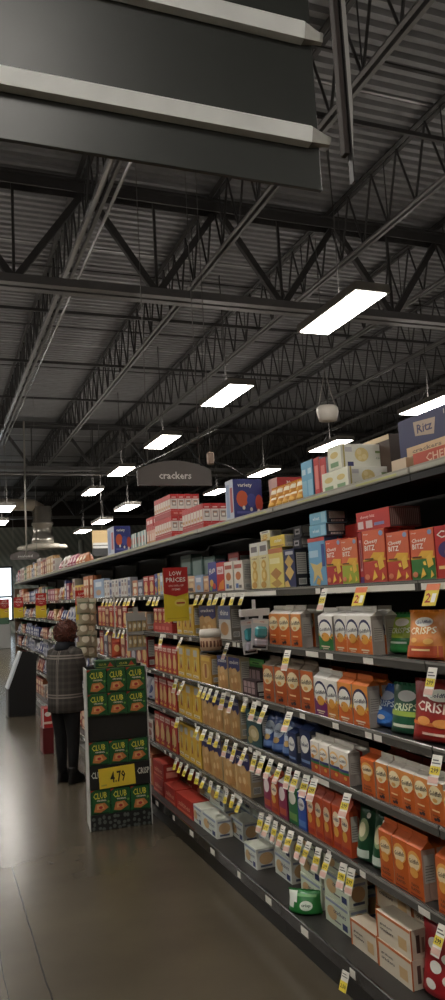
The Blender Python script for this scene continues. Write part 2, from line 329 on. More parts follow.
ck('yelflat', 'cracker_box', 'bright yellow box lying flat', 'cracker boxes', (226, 192, 50), (214, 206, 180), [('t', 'crackers', .55, .6, .5, .3, W_), ('r', .05, .1, .95, .2, (180, 120, 40))])
ck('blksmall', 'cracker_box', 'small black and grey box', 'small black boxes', (44, 44, 52), (120, 116, 116), [('r', .2, .25, .8, .75, (180, 176, 178)), ('r', .3, .4, .7, .6, BK)])
ck('blueflat', 'cracker_box', 'light blue box lying flat', 'flat light blue boxes', (110, 176, 206), (52, 60, 70), [('t', 'wheat', .4, .5, .4, .3, (210, 230, 236)), ('r', .7, .1, .95, .9, (150, 200, 220))])
ck('redflat', 'cheese_cracker_box', 'red box with white lettering', 'flat red boxes', (204, 52, 44), (88, 58, 54), [('t', 'cheesy bitz', .35, .7, .45, .2, (240, 190, 180)), ('r', .05, .12, .22, .5, (220, 190, 190)), ('r', .3, .12, .5, .5, (220, 190, 190)), ('r', .55, .2, .85, .35, (130, 130, 180))], [('r', .04 + .06 * i, .1, .07 + .06 * i, .9, (140, 112, 104)) for i in range(15)])
ck('whiteorg', 'snack_box', 'white box with orange pictures', 'white snack boxes', (226, 218, 204), (206, 198, 186), [('e', .5, .5, .3, .14, (214, 120, 60)), ('r', .1, .75, .9, .88, (190, 90, 70)), ('r', .2, .1, .5, .25, (90, 120, 180)), ('r', .55, .1, .85, .2, (120, 110, 100))])
ck('redcart', 'snack_box', 'red box with orange corner', 'red snack boxes', (206, 50, 46), (180, 46, 40), [('r', .1, .6, .9, .85, (226, 200, 200)), ('t', 'snack', .5, .72, .6, .14, RD), ('p', [(.1, .05), (.9, .1), (.9, .42), (.4, .3)], (230, 140, 50))])
ck('bluecart', 'snack_box', 'violet box with yellow pieces', 'blue snack boxes', (66, 76, 160), (60, 66, 130), [('t', 'fun', .5, .72, .7, .2, W_, .1), ('e', .4, .3, .22, .12, (230, 180, 60)), ('e', .7, .2, .2, .1, (220, 80, 60)), ('e', .3, .12, .16, .08, (120, 180, 80))])
ck('beige', 'snack_box', 'beige and peach snack box', 'beige snack boxes', (208, 164, 126), (190, 150, 120), [('e', .5, .4, .3, .2, (226, 190, 140)), ('r', .15, .7, .85, .85, (232, 216, 190)), ('r', .2, .1, .8, .16, (150, 90, 60))])
ck('paleblue', 'snack_box', 'pale blue snack box', 'pale blue snack boxes', (150, 176, 208), (130, 150, 180), [('r', .2, .6, .8, .85, (220, 226, 234)), ('e', .5, .3, .25, .15, (200, 150, 110))])
ck('teal', 'snack_box', 'teal carton', 'teal cartons', (98, 140, 136), (110, 150, 146), [('r', .1, .5, .9, .9, (150, 184, 180)), ('r', .2, .1, .8, .3, (60, 100, 100))])
ck('redstick', 'breadstick_box', 'red and gold breadstick box', 'red and gold breadstick boxes', (196, 40, 34), (150, 34, 30), [('e', .5, .4, .36, .2, (224, 176, 90)), ('r', .42, .15, .58, .72, (236, 206, 140)), ('r', .1, .78, .9, .92, (236, 214, 200)), ('t', 'sticks', .5, .85, .7, .08, (190, 40, 34)), ('r', .25, .05, .75, .12, (236, 190, 80)), ('p', [(.2, .2), (.32, .22), (.4, .68), (.3, .7)], (236, 206, 140)), ('p', [(.68, .2), (.8, .22), (.7, .7), (.6, .68)], (236, 206, 140))])
ck('yelstick', 'breadstick_box', 'yellow box with red figures', 'yellow cracker boxes', (226, 178, 44), (206, 160, 60), [('r', .25, .72, .75, .92, (190, 190, 190)), ('e', .5, .5, .2, .2, (214, 196, 120)), ('p', [(.36, .24), (.5, .62), (.64, .24), (.5, .3)], (170, 70, 40)), ('e', .5, .66, .1, .05, (206, 150, 100)), ('r', .15, .08, .85, .16, (236, 226, 200)), ('t', 'wheat', .5, .12, .5, .05, (160, 60, 40)), ('r', .05, .2, .2, .4, (236, 200, 90))])
ck('goldstick', 'breadstick_box', 'golden biscuit box', 'golden biscuit boxes', (210, 156, 62), (190, 140, 60), [('e', .5, .45, .34, .3, (226, 186, 110)), ('r', .4, .2, .6, .7, (180, 100, 50)), ('r', .1, .8, .9, .94, (230, 190, 80))])
ck('toppers', 'cracker_box', 'navy and tan cracker box', 'navy and tan cracker boxes', (206, 160, 96), (196, 176, 140), ritzy())
ck('wheatgrey', 'cracker_box', 'grey and white cracker box', 'grey cracker boxes', (196, 190, 180), (150, 140, 126), [('r', 0, .6, 1, 1, (90, 100, 140)), ('t', 'thins', .5, .8, .7, .16, W_), ('e', .5, .32, .34, .2, (190, 140, 90))])
ck('greenbox', 'cracker_box', 'small green box', 'small green boxes', (50, 140, 50), (30, 50, 34), [('r', .1, .3, .9, .7, (110, 180, 80)), ('r', .3, .42, .7, .58, (30, 90, 40))])
ck('wafer', 'wafer_box', 'dark wafer box with pale squares', 'wafer boxes', (66, 40, 44), (50, 34, 36), [('r', .1 + .28 * i, .15 + .4 * j, .32 + .28 * i, .5 + .4 * j, (180, 150, 150)) for i in range(3) for j in range(2)])
ck('teala', 'cracker_box', 'dark teal cracker box', 'teal cracker boxes', (36, 78, 84), (40, 66, 60), [('t', 'Chicken', .5, .85, .8, .11, (236, 232, 214), .02), ('t', 'in a Biskit', .5, .72, .8, .09, (236, 232, 214), .02), ('e', .5, .35, .35, .22, (196, 176, 120)), ('e', .5, .35, .2, .12, (220, 204, 160)), ('e', .25, .14, .16, .1, (150, 140, 90))])
ck('redrow', 'cracker_box', 'red white cracker box', 'red and white cracker boxes', (226, 214, 204), (200, 60, 54), [('r', 0, .72, 1, 1, (206, 40, 40)), ('r', .2, .78, .8, .84, (240, 200, 190)), ('r', .0, .0, 1, .1, (206, 40, 40)), ('r', .2, .3, .8, .62, (150, 130, 124)), ('r', .3, .36, .7, .54, (236, 226, 216)), ('r', .3, .5, .7, .56, (190, 140, 110))], gs=[('r', 0, .75, 1, 1, (206, 50, 46)), ('r', .08, .1, .92, .7, (226, 206, 190)), ('r', .2, .2, .8, .35, (206, 150, 90))], top=(206, 44, 40))
ck('redcase', 'case_tray', 'red cardboard tray', 'red trays', (204, 56, 50), (176, 44, 40), [('r', .1 + .2 * i, .3, .24 + .2 * i, .7, (224, 120, 110)) for i in range(4)], None)
ck('redlying', 'cracker_box', 'red box lying on stacked boxes', 'flat red boxes', (206, 44, 40), (180, 40, 36), [('r', .1, .3, .5, .7, (232, 190, 180)), ('r', .6, .3, .9, .7, (232, 190, 180))], None)
ck('peachrow', 'cracker_box', 'peach box edge on', 'peach edged boxes', (224, 170, 146), (206, 130, 110), [('r', 0, .8, 1, 1, (206, 60, 54)), ('r', .2, .2, .8, .6, (236, 206, 190)), ('r', 0, 0, 1, .18, (200, 130, 50))], None)
ck('greyedge', 'cracker_box', 'teal and white box edge on', 'teal edged boxes', (120, 160, 156), (110, 146, 140), [('r', .55, .0, .95, 1, (226, 220, 212)), ('r', .1, .3, .4, .7, (190, 80, 60))], None)
ck('snackpack', 'variety_box', 'blue variety pack box', 'variety pack boxes', (46, 54, 130), (190, 196, 210), [('e', .3, .52, .2, .2, (214, 84, 40)), ('e', .62, .48, .16, .17, (66, 76, 160)), ('e', .88, .42, .13, .2, (200, 70, 50)), ('r', .1, .16, .9, .22, (80, 90, 170)), ('e', .34, .3, .05, .05, W_), ('e', .6, .26, .05, .05, W_), ('e', .85, .22, .05, .05, W_), ('t', 'variety', .4, .84, .5, .12, W_)], [('r', .1, .1, .5, .9, (140, 160, 200)), ('r', .6, .2, .9, .8, (190, 80, 80))], cat='box')
ck('redvar', 'variety_box', 'red variety pack box', 'variety pack boxes', (188, 40, 40), (214, 170, 160), [('r', .45, .2, .98, .7, (226, 214, 200)), ('r', .5, .24, .62, .66, (90, 150, 70)), ('r', .66, .24, .78, .66, (60, 90, 170)), ('r', .82, .24, .94, .66, (220, 140, 50)), ('t', '30 pack', .6, .86, .5, .1, W_)], None)
ck('bluetall', 'cracker_box', 'tall sky blue box on the ledge', 'tall sky blue boxes', (104, 176, 212), (84, 150, 190), [('r', .1, .1, .9, .5, (140, 196, 222)), ('r', .2, .66, .8, .8, (190, 220, 232))], None)
ck('redtall', 'cracker_box', 'tall red box on the ledge', 'tall red boxes', (196, 44, 40), (150, 160, 180), [('r', .2, .2, .8, .8, (226, 120, 110))], None)
ck('lorna', 'cookie_case', 'cream cookie box with green label', 'cream cookie boxes', (232, 230, 214), (224, 224, 198), [('e', .42, .55, .14, .3, (226, 200, 124)), ('e', .37, .66, .05, .12, (236, 214, 150)), ('e', .47, .46, .05, .12, (236, 214, 150)), ('e', .38, .4, .04, .1, (236, 214, 150)), ('r', .7, .62, .98, .72, (130, 150, 90)), ('t', 'cookies', .83, .42, .25, .12, (120, 140, 110)), ('r', .12, .06, .24, .24, (60, 60, 110)), ('r', .08, .66, .22, .86, (196, 190, 190)), ('r', .04, .0, .07, 1, (190, 170, 90))], [('e', .5, .6, .3, .14, (214, 190, 110)), ('r', .2, .1, .8, .3, (120, 160, 110))])
ck('ritzcase', 'shipping_case', 'large navy case with beige band', 'shipping cases', (60, 62, 98), (50, 52, 84), [('p', [(.3, .66), (.62, .60), (.66, .86), (.28, .90)], (176, 154, 134)), ('t', 'Ritz', .47, .76, .26, .15, (70, 66, 100), .0), ('r', .13, .34, .82, .50, (206, 174, 132)), ('t', 'crackers', .48, .42, .5, .07, (120, 100, 90)), ('t', 'RITZ', .47, .27, .16, .05, (196, 166, 130)), ('r', .1, .05, .25, .07, (150, 140, 140)), ('t', '12', .85, .9, .1, .08, (170, 160, 160))], None, (190, 150, 110))
ck('cheezcase', 'shipping_case', 'low red case with pale capitals', 'shipping cases', (192, 74, 52), (170, 60, 44), [('t', 'CHEEZ IT', .6, .5, .7, .55, (226, 180, 150))], None)
ck('beigecase', 'shipping_case', 'small plain beige case', 'shipping cases', (206, 182, 150), (196, 160, 120), [('r', .1, .1, .3, .3, (170, 140, 110))], None)
ck('browncase', 'shipping_case', 'dark brown case with open beige top', 'shipping cases', (70, 50, 40), (60, 44, 36), [('r', 0, .9, 1, 1, (200, 176, 140)), ('p', [(.1, .5), (.3, .5), (.26, .9), (.12, .9)], (150, 110, 90))], None, (196, 170, 130))
ck('whitethin', 'book_box', 'thin white and grey box', 'thin white boxes', (214, 210, 204), (180, 150, 130), [('r', .2, .15, .8, .75, (176, 150, 140)), ('r', .3, .8, .7, .92, (110, 110, 130)), ('r', .3, .3, .7, .6, (220, 216, 210))], None)
ck('saltbox', 'cracker_box', 'red saltine box', 'red boxes on the deck', (190, 44, 34), (176, 40, 32), [('t', 'saltines', .5, .5, .7, .3, (236, 170, 140)), ('r', .06, .08, .94, .2, (226, 110, 80))], [('r', .15, .15, .85, .5, (224, 130, 110)), ('r', .2, .6, .8, .8, (236, 190, 170))], (194, 60, 44))
WG = [('r', .05, .82, .95, .92, (150, 166, 190)), ('e', .3, .45, .2, .26, (214, 176, 120)), ('t', 'crackers', .62, .6, .5, .18, (80, 90, 110)), ('r', .72, .1, .92, .34, (50, 66, 120)), ('r', .4, .2, .66, .26, (120, 120, 120))]
WS = [('e', .5, .5, .36, .3, (216, 172, 120)), ('r', .1, .8, .9, .9, (150, 160, 180)), ('r', .2, .1, .8, .2, (90, 100, 130))]
ck('whitebox', 'cracker_box', 'white saltine box', 'white saltine boxes', (222, 228, 220), (224, 224, 214), WG, WS, (206, 208, 192))
ck('whitegreen', 'cracker_box', 'pale green saltine box', 'pale green saltine boxes', (216, 226, 202), (214, 218, 198), WG, WS, (206, 212, 186))
ck('orgedge', 'graham_box', 'white box edged in orange', 'orange edged boxes', (222, 208, 184), (214, 200, 176), [('r', 0, .9, 1, 1, (214, 110, 50)), ('r', 0, 0, .05, 1, (214, 110, 50)), ('t', 'graham', .3, .60, .36, .11, (50, 40, 40)), ('t', 'crackers', .32, .44, .4, .11, (50, 40, 40)), ('r', .66, .2, .9, .6, (214, 176, 120))], [('r', .0, .0, .08, 1, (214, 110, 50)), ('r', .3, .2, .5, .8, (90, 70, 60)), ('r', .6, .2, .75, .7, (150, 120, 100))], (222, 206, 180))
def clubg(): return [('r', .08, .0, .92, .06, (20, 50, 26)), ('t', 'CLUB', .48, .76, .7, .26, (224, 214, 60), .03), ('t', 'ORIGINAL', .55, .56, .5, .07, W_), ('p', [(.15, .12), (.5, .08), (.9, .26), (.7, .46), (.25, .44)], (206, 118, 56)), ('p', [(.3, .2), (.7, .22), (.6, .42), (.3, .38)], (226, 160, 96)), ('e', .5, .28, .1, .06, (190, 40, 40)), ('p', [(0, .9), (.2, 1), (0, 1)], (200, 50, 40)), ('e', .9, .5, .06, .05, (110, 170, 70))]
ck('club', 'cracker_box', 'green cracker box with yellow lettering', 'green cracker boxes on the display stand', (26, 92, 44), (20, 66, 36), clubg())
GEN = []
PAL = [((150, 60, 50), (224, 190, 150)), ((60, 70, 130), (210, 210, 214)), ((196, 150, 90), (230, 210, 180)), ((206, 196, 186), (150, 90, 80)), ((170, 60, 90), (230, 200, 200)), ((70, 110, 80), (214, 206, 160)), ((200, 110, 60), (236, 220, 190)), ((90, 90, 110), (196, 196, 206)), ((216, 180, 60), (170, 60, 50)), ((190, 190, 200), (70, 80, 130))]
PN = ['brick red', 'navy blue', 'tan', 'off white', 'pink', 'green', 'burnt orange', 'grey', 'yellow', 'silver white']
for i, (a, b) in enumerate(PAL):
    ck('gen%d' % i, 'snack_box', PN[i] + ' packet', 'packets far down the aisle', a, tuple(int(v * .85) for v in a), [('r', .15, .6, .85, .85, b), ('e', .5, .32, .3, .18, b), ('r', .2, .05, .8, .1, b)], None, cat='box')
    pk('genp%d' % i, PN[i] + ' bag', a, [('e', .5, .55, .3, .2, b), ('r', .2, .15, .8, .25, b)], 0, 'snack_bag', 'bag', 'bags far down the aisle')

# ------------------------------------------------------------------ placing products
XS = 1.68          # shelf front edge
Z = {'top': 2.125, 's1': 1.70, 's2': 1.405, 's3': 1.10, 's4': .825, 's5': .515, 'deck': .15}
SN = {'top': 'top ledge', 's1': 'second shelf', 's2': 'third shelf', 's3': 'fourth shelf', 's4': 'fifth shelf', 's5': 'sixth shelf', 'deck': 'bottom deck'}
def bayname(Y):
    if Y < 2.35: return 'nearest bay'
    if Y < 3.57: return 'second bay'
    if Y < 4.79: return 'third bay'
    if Y < 6.1: return 'bay beside display'
    if Y < 8.6: return 'bay behind woman'
    if Y < 11.5: return 'bay past woman'
    if Y < 14.5: return 'black panel bay'
    return 'farthest bay'
REG = []       # (object, desc, shelf, bay, Y)
MESH = {}
def place(kk, w, d, h, loc, rz=-PI / 2, shelf='s1', extra='', bay=None):
    k = K[kk]; key = (kk, round(w, 3), round(d, 3), round(h, 3))
    if key not in MESH: MESH[key] = k['fn'](*key[1:])
    ms = MESH[key]
    if k['parts']:
        o = empty(k['name'], loc, rz)
        for n, me in ms: link(n, me, o)
    else:
        o = link(k['name'], ms[0][1], None, loc, (0, 0, rz))
    o['category'] = k['cat']; 
    REG.append((o, (k['desc'] + (' ' + extra if extra else '')), SN.get(shelf, shelf), bay or bayname(loc[1]), loc, k['group']))
    return o
def run(shelf, p0, p1, n, kk, ytop=None, d=.07, h=None, xo=.02, zo=0, gap=.004, extra='', rows=1, jit=.02, backs=None, turn=0):
    """n products side by side whose fronts span pixel columns p0..p1"""
    X = XS + xo; z = Z[shelf] + zo
    Ya, Yb = yat(p1, X, z), yat(p0, X, z)
    w = (Yb - Ya) / n
    if h is None:
        xm = (p0 + p1) / 2; h = at(xm, ytop, 0, X).z - z
    for r in range(rows):
        for i in range(n):
            Y = Yb - w * (i + .5)
            kq = kk[i % len(kk)] if isinstance(kk, (list, tuple)) else kk
            if r and backs: kq = backs
            place(kq, w - gap, d, h, (X + r * (d + .012) + random.uniform(0, .008), Y, z), -PI / 2 + turn + random.uniform(-jit, jit) * (1 if w < .3 else .3), shelf, extra if r == 0 else 'behind')
    return w, h

info = []
def RR(*a, **k):
    w, h = run(*a, **k); info.append((a[0], a[1], a[2], a[4] if isinstance(a[4], str) else a[4][0], round(w, 3), round(h, 3)))

# --- second shelf (eye level)
RR('s1', 437, 463, 1, 'chz', 524)
RR('s1', 411.5, 436.5, 1, 'bitz_grn', 528)
RR('s1', 388, 411, 1, 'bitz_org', 531, rows=2)
RR('s1', 365, 388, 1, 'bitz_org', 529, rows=2)
RR('s1', 360.5, 364.5, 1, 'spine', 532, d=.16)
RR('s1', 343, 360, 1, 'bitz_lime', 538, rows=2)
RR('s1', 327, 343, 1, 'bitz_red', 539, rows=2)
RR('s1', 309, 326.5, 1, 'ltblue', 537, rows=2)
RR('s1', 285, 296, 1, 'navyyel', 549, d=.075)
RR('s1', 270, 284.5, 1, 'yellow', 548)
RR('s1', 251, 269.5, 2, 'paleyel', 542)
hz = lambda px, y, X=XS + .02: at(px, y, 0, X).z
RR('s1', 225, 243, 2, 'whiteorg', 561, d=.06)
RR('s1', 217, 225, 1, 'redcart', 562)
RR('s1', 208.5, 217, 1, 'bluecart', 562)
RR('s1', 203, 208.5, 1, 'beige', 576)
RR('s1', 195, 203, 1, 'paleblue', 575)
RR('s1', 188, 195, 1, 'beige', 576)
RR('s1', 154.5, 166, 4, ['bluecart', 'yelstick', 'paleblue', 'yellow'], 573)
RR('s1', 144, 154, 2, 'redstick', 576)
RR('s1', 132, 143, 2, ['gen6', 'gen7'], 580)
RR('s1', 104, 131, 9, ['whitethin', 'whitethin', 'gen9'], 579, jit=.05)
RR('s1', 94, 104, 1, 'paleblue', 579)
# things resting on that row
def on(shelf, p0, p1, n, kk, ybot, ytop, d=.07, xo=.02, extra='on top', pref=None):
    X = XS + xo; xm = (p0 + p1) / 2
    z0 = at(xm, ybot, 0, X).z if pref is None else pref; z1 = at(xm, ytop, 0, X).z
    RR(shelf, p0, p1, n, kk, d=d, h=z1 - z0, xo=xo, zo=z0 - Z[shelf], extra=extra, jit=.01)
    return z1
def hof(px, y): return at(px, y, 0, XS + .02).z
on('s1', 270, 285, 1, 'yelflat', 548, 535.5, pref=hof(277.2, 548) + .001)
on('s1', 260.3, 269.5, 1, 'paleyel', 542, 531, pref=hof(260.2, 542) + .001)
z1 = on('s1', 293, 301, 1, 'blksmall', 549, 537.5, d=.06, xo=.06, pref=hof(290.5, 549) + .001)
on('s1', 293, 301, 1, 'blksmall', 537, 526, d=.06, xo=.06, pref=z1 + .001, extra='topmost')
RR('s1', 293, 303, 1, 'navyyel', 549.6, d=.06, xo=.1, extra='behind')
z1 = on('s1', 309.3, 326.3, 1, 'blueflat', 537, 524.5, d=.11, pref=hof(317.7, 537) + .001)
on('s1', 309.3, 326.3, 1, 'blueflat', 524, 512, d=.11, pref=z1 + .001, extra='topmost')
z1 = hof(376.5, 529) + .001
X = XS + .05; Ya = yat(389, X, 1.9); Yb = yat(356, X, 1.9)
# boxes behind, teal cartons and the red one
for i, (a, b, k_, yt) in enumerate([(181, 192, 'teal', 555), (193, 204, 'teal', 557), (205, 216, 'teal', 556), (229, 240, 'redcart', 552)]):
    run('s1', a, b, 1, k_, yt, d=.09, xo=.24, extra='at the back')
RR('s1', 357, 390.5, 1, 'redflat', d=.15, h=at(374, 509.5, 0, XS + .03).z - z1, xo=.03, zo=z1 - Z['s1'], extra='on the orange boxes', jit=.005)
run('s1', 345, 361, 1, 'redflat', 524, d=.2, xo=.12, extra='standing behind', jit=.005)
# --- third shelf
RR('s2', 426, 452, 1, 'crisp_org', 613, d=.07, xo=.13, turn=.2, extra='behind another')
RR('s2', 404, 434, 1, 'crisp_org', 611, d=.08, xo=.02, turn=.25, extra='in front')
RR('s2', 383, 408, 1, 'crisp_grn', 613, d=.08, xo=.09, turn=.15)
RR('s2', 334.5, 373, 3, 'gf_purple', 607, d=.06, rows=2)
RR('s2', 319, 334, 1, 'gf_green', 608, d=.06, rows=2, backs='gf_purple')
RR('s2', 270, 302, 3, 'gf_white', 606, d=.06, rows=2)
RR('s2', 219, 231, 1, 'wheatgrey', 606)
RR('s2', 200, 217, 1, 'toppers', 606)
RR('s2', 177, 194, 3, 'yelstick', 605, d=.075)
RR('s2', 153, 172, 1, 'redcase', h=.07, d=.16)
RR('s2', 153.5, 171.5, 4, 'redstick', 608, d=.07, zo=.071, extra='in tray')
RR('s2', 128, 146, 4, ['beige', 'redstick', 'gen6'], 612)
RR('s2', 98, 127, 7, ['redstick', 'redstick', 'gen0'], 606)
# --- fourth shelf
RR('s3', 409, 456, 1, 'crisp_red', 683, d=.09, xo=.02, turn=.2)
RR('s3', 386, 415, 1, 'crisp_dkgrn', 686, d=.08, xo=.03, turn=.2)
RR('s3', 368, 393, 1, 'crisp_blue', 686, d=.08, xo=.06, turn=.1)
RR('s3', 339, 369, 2, 'gf_orange', 675, d=.06, rows=2)
RR('s3', 328, 339, 1, 'gf_yellow', 672, d=.06, rows=2, backs='gf_orange')
RR('s3', 314.5, 328, 1, 'gf_plum', 669, d=.06, rows=2, backs='gf_orange')
RR('s3', 288, 314, 2, 'gf_brown', 661, d=.06, rows=2)
RR('s3', 264, 286.5, 2, 'gf_brown', 658, d=.09, extra='in shadow')
RR('s3', 243, 257, 1, 'wafer', 680, d=.05)
RR('s3', 247, 263, 1, 'greenbox', 659, d=.08, xo=.085, zo=.15, extra='at the back')
RR('s3', 247, 263, 1, 'wafer', 674, h=.149, d=.08, xo=.085, extra='under the green box')
RR('s3', 218, 240, 2, 'toppers', 657)
RR('s3', 201, 211, 1, 'goldstick', 656)
RR('s3', 178, 200, 3, 'yelstick', 647)
RR('s3', 155, 177, 5, 'redstick', 646)
RR('s3', 100, 148, 10, ['redstick', 'gen7', 'gen0'], 634)
# --- fifth shelf
RR('s4', 362, 376, 1, 'gf_dark', 752, d=.09, rows=2, extra='with tiger print')
RR('s4', 376.5, 445.5, 5, 'gf_white', 765, d=.06, rows=2, backs='redpouch')
RR('s4', 445.5, 459, 1, 'gf_white', 785, d=.10)
RR('s4', 311.5, 350, 4, 'gf_rainbow', 740, d=.06, rows=2, backs='gf_red')
RR('s4', 300, 310.5, 1, 'gf_navy', 722, d=.08)
RR('s4', 289, 297, 1, 'gf_navy', 726, d=.08)
RR('s4', 261, 290, 3, 'bluebag', 717, d=.09, rows=2, turn=.35)
RR('s4', 247.5, 262, 1, 'teala', 711)
RR('s4', 202, 240, 5, 'toppers', 694)
RR('s4', 178, 201, 3, 'yelstick', 684)
RR('s4', 155, 177, 5, 'redstick', 678)
# --- sixth shelf
RR('s5', 439, 456, 1, 'gf_dark', 848, d=.10)
RR('s5', 380.5, 425, 3, 'gf_dark', 830, d=.06, rows=2)
RR('s5', 353, 383, 2, 'club_bag', 812, d=.08, turn=.2)
RR('s5', 307.5, 352, 5, 'redpouch', 793, d=.045, rows=2)
RR('s5', 298.5, 307, 1, 'bluepouch', 786, d=.07)
RR('s5', 288.5, 298, 1, 'greenpouch', 779, d=.07)
RR('s5', 264, 288, 3, ['pinkbag', 'redpouch', 'pinkbag'], 772, d=.07, rows=2)
RR('s5', 223.5, 251, 2, 'toppers', 750, d=.08)
RR('s5', 203, 222.5, 2, 'toppers', 738, d=.07)
RR('s5', 179, 202, 4, 'yelstick', 727)
RR('s5', 155, 178, 4, 'redstick', 716)
# --- top ledge
RR('top', 402, 462, 1, 'ritzcase', 409, d=.3, xo=.16, zo=0, jit=0)
RR('top', 413, 470, 1, 'cheezcase', 445, d=.12, xo=.03, jit=0)
RR('top', 391, 406, 1, 'beigecase', 459, d=.05, xo=.04, jit=0)
RR('top', 366, 392, 1, 'browncase', 437, d=.2, xo=.23, jit=0)
XT = XS + .03
hL = .115
def camface(shelf, pxc, pxr, n, kk, ytop=None, d=.1, h=None, xo=.03, zo=0, rows=1, extra='', gap=.003, pyr=500, ybase=None):
    """n products side by side facing the camera end of the aisle, near left corner seen at column pxc"""
    X = XS + xo; z = Z[shelf] + zo; Y = yat(pxc, X, z)
    if ytop is not None: h = at(pxc, ytop, 1, Y).z - z
    W = at(pxr, pyr, 1, Y).x - X; w = W / n
    for r in range(rows):
        for i in range(n): place(kk, w - gap, d, h, (X + w * (i + .5), Y + r * (d + .004), z), 0, shelf, extra if r == 0 else 'behind')
    info.append((shelf, pxc, pxr, kk, round(w, 3), round(h, 3), round(Y, 2))); return X, Y, W, h, z
Xl, Yl, Wl, hl, zl_ = camface('top', 348.6, 396, 1, 'lorna', 466, d=.12, pyr=480)
h2 = at(341.5, 443.5, 1, yat(341.5, XS + .03, zl_ + hl)).z - zl_ - hl - .002
camface('top', 341.5, 390, 1, 'lorna', d=.12, h=h2, zo=hl + .002, pyr=460, extra='stacked above')
camface('top', 336.5, 384, 1, 'lorna', d=.13, h=hl, pyr=480, extra='standing farther along')
RR('top', 302, 320, 3, ['bluetall', 'bluetall', 'redtall'], 459, d=.10, xo=.04)
RR('top', 320.3, 327, 1, 'redtall', 457, d=.14, xo=.04)
RR('top', 266, 300, 5, 'jarlike', 492, d=.08, xo=.02)
RR('top', 266, 300, 5, 'jarlike', h=.15, d=.08, xo=.11, extra='behind')
camface('top', 279, 304, 1, 'redvar', 477, d=.12, xo=.24, pyr=490)
camface('top', 234.5, 262.5, 1, 'snackpack', 479, d=.13, xo=.03, pyr=500, extra='by the golden bags')
def block(pxc, pxr, ytop, n, rows, tiers, ex):
    X = XS + .022; zb_ = 0
    Y = yat(pxc, X, Z['top']); W = at(pxr, 520, 1, Y).x - X
    ht = at(pxc, ytop, 1, Y).z - Z['top']; ht = ht / tiers; d = .062
    for t in range(tiers):
        nm = ex + (' upper' if t else '')
        place('redcase', W, rows * (d + .002) + .004, .04, (X + W / 2, Y - .002, Z['top'] + t * (ht + .001)), 0, 'top', nm)
        for r in range(rows):
            for i in range(n if r == 0 else 1): place('redrow', W / n - .003, d, ht - .042, (X + W / n * (i + .5), Y + r * (d + .002), Z['top'] + t * (ht + .001) + .041), 0, 'top', nm if r == 0 else nm + ' behind')
    info.append(('block', pxc, W / n, ht, Y))
block(203.5, 252, 503, 6, 7, 1, 'near tray')
block(171.8, 200, 494, 4, 7, 2, 'far tray')
RR('top', 147, 159, 5, 'peachrow', 526, d=.09, xo=.03)
hh2 = at(153, 526, 0, XS + .03).z
RR('top', 146, 160, 2, 'redlying', h=.08, d=.16, zo=hh2 - Z['top'] + .001, xo=.03)
RR('top', 131, 146, 5, 'greyedge', 532, d=.09, xo=.03)
camface('top', 114.5, 131, 1, 'snackpack', 526, d=.3, pyr=540, extra='by the teal boxes')

# --- random-looking packets far down the aisle
def fill(shelf, Y0, Y1, hlo, hhi, keys, wlo=.10, whi=.2, d=.1, xo=.02):
    y = Y0; last = None
    while y < Y1:
        kk = random.choice([q for q in keys if q != last]); last = kk
        n = random.choice((1, 2, 3)); w = random.uniform(wlo, whi); h = random.uniform(hlo, hhi)
        for _ in range(n):
            if y + w > Y1: return
            place(kk, w - .008, d, h, (XS + xo + random.uniform(0, .01), y + w / 2, Z[shelf]), -PI / 2 + random.uniform(-.03, .03), shelf)
            y += w
A = ['gen%d' % i for i in range(10)]; P = ['genp%d' % i for i in range(10)]
fill('top', 9.0, 11.2, .14, .2, ['genp2', 'genp3', 'genp4', 'genp6'], .2, .3, .14)
fill('top', 11.3, 16.9, .18, .34, A, .14, .26)
fill('s1', 8.55, 16.9, .17, .27, A + ['genp3', 'genp8'], .14, .24)
fill('s2', 8.6, 16.9, .14, .22, P + ['gen2', 'gen6'], .16, .26)
fill('s3', 6.95, 16.9, .15, .24, ['gen0', 'gen1', 'gen7', 'genp3', 'gen5', 'genp7', 'genp1'], .16, .26)
fill('s4', 6.2, 16.9, .15, .24, ['genp1', 'genp9', 'genp7', 'gen0', 'gen9', 'genp6'], .16, .26)
fill('s5', 6.2, 16.9, .15, .24, ['gen0', 'genp0', 'gen3', 'gen7', 'genp9', 'genp6'], .16, .26)
fill('deck', 6.2, 16.9, .2, .3, ['gen0', 'gen3', 'gen6', 'gen9', 'genp0'], .22, .34, .15, .0)

# --- bottom deck: boxes by the point where their near front corner stands
def deckbox(px, py, kk, w, d, h, layers=1, rz=-PI / 2, extra='', z0=None):
    z = Z['deck'] if z0 is None else z0
    p = at(px, py, 2, z)
    for l in range(layers):
        place(kk, w, d, h, (p.x, p.y + w / 2, z + l * (h + .001)), rz, 'deck', extra if l == 0 else 'stacked above')
    return p
D = 'deck'
# (near edge Y, front X, kind, length along the shelf, depth, height, layers)
def dk(p0, p1, X, kk, d, h, L, ex):
    """boxes on the deck whose long aisle face spans columns p0..p1 at front X"""
    z = Z['deck']; Ya, Yb = yat(p1, X, z + h), yat(p0, X, z + h); w = Yb - Ya
    for l in range(L):
        place(kk, w - .006, d, h, (X + .004 * l, (Ya + Yb) / 2, z + l * (h + .001)), -PI / 2 + random.uniform(-.012, .012), D, ex if l == 0 else ex + (' upper' if l == 1 else ' topmost'))
    info.append(('deck', p0, kk, round(Ya, 2), round(w, 3)))
dk(376.5, 411, 1.70, 'orgedge', .085, .108, 2, 'in front')
dk(350, 376, 1.70, 'orgedge', .085, .108, 1, 'in front')
dk(375, 412, 1.83, 'orgedge', .12, .14, 2, 'at the back')
dk(412.5, 450, 1.83, 'orgedge', .12, .14, 2, 'at the back')
dk(324, 349, 1.72, 'whitegreen', .10, .115, 3, 'in front')
dk(332, 361, 1.85, 'whitegreen', .12, .125, 3, 'at the back')
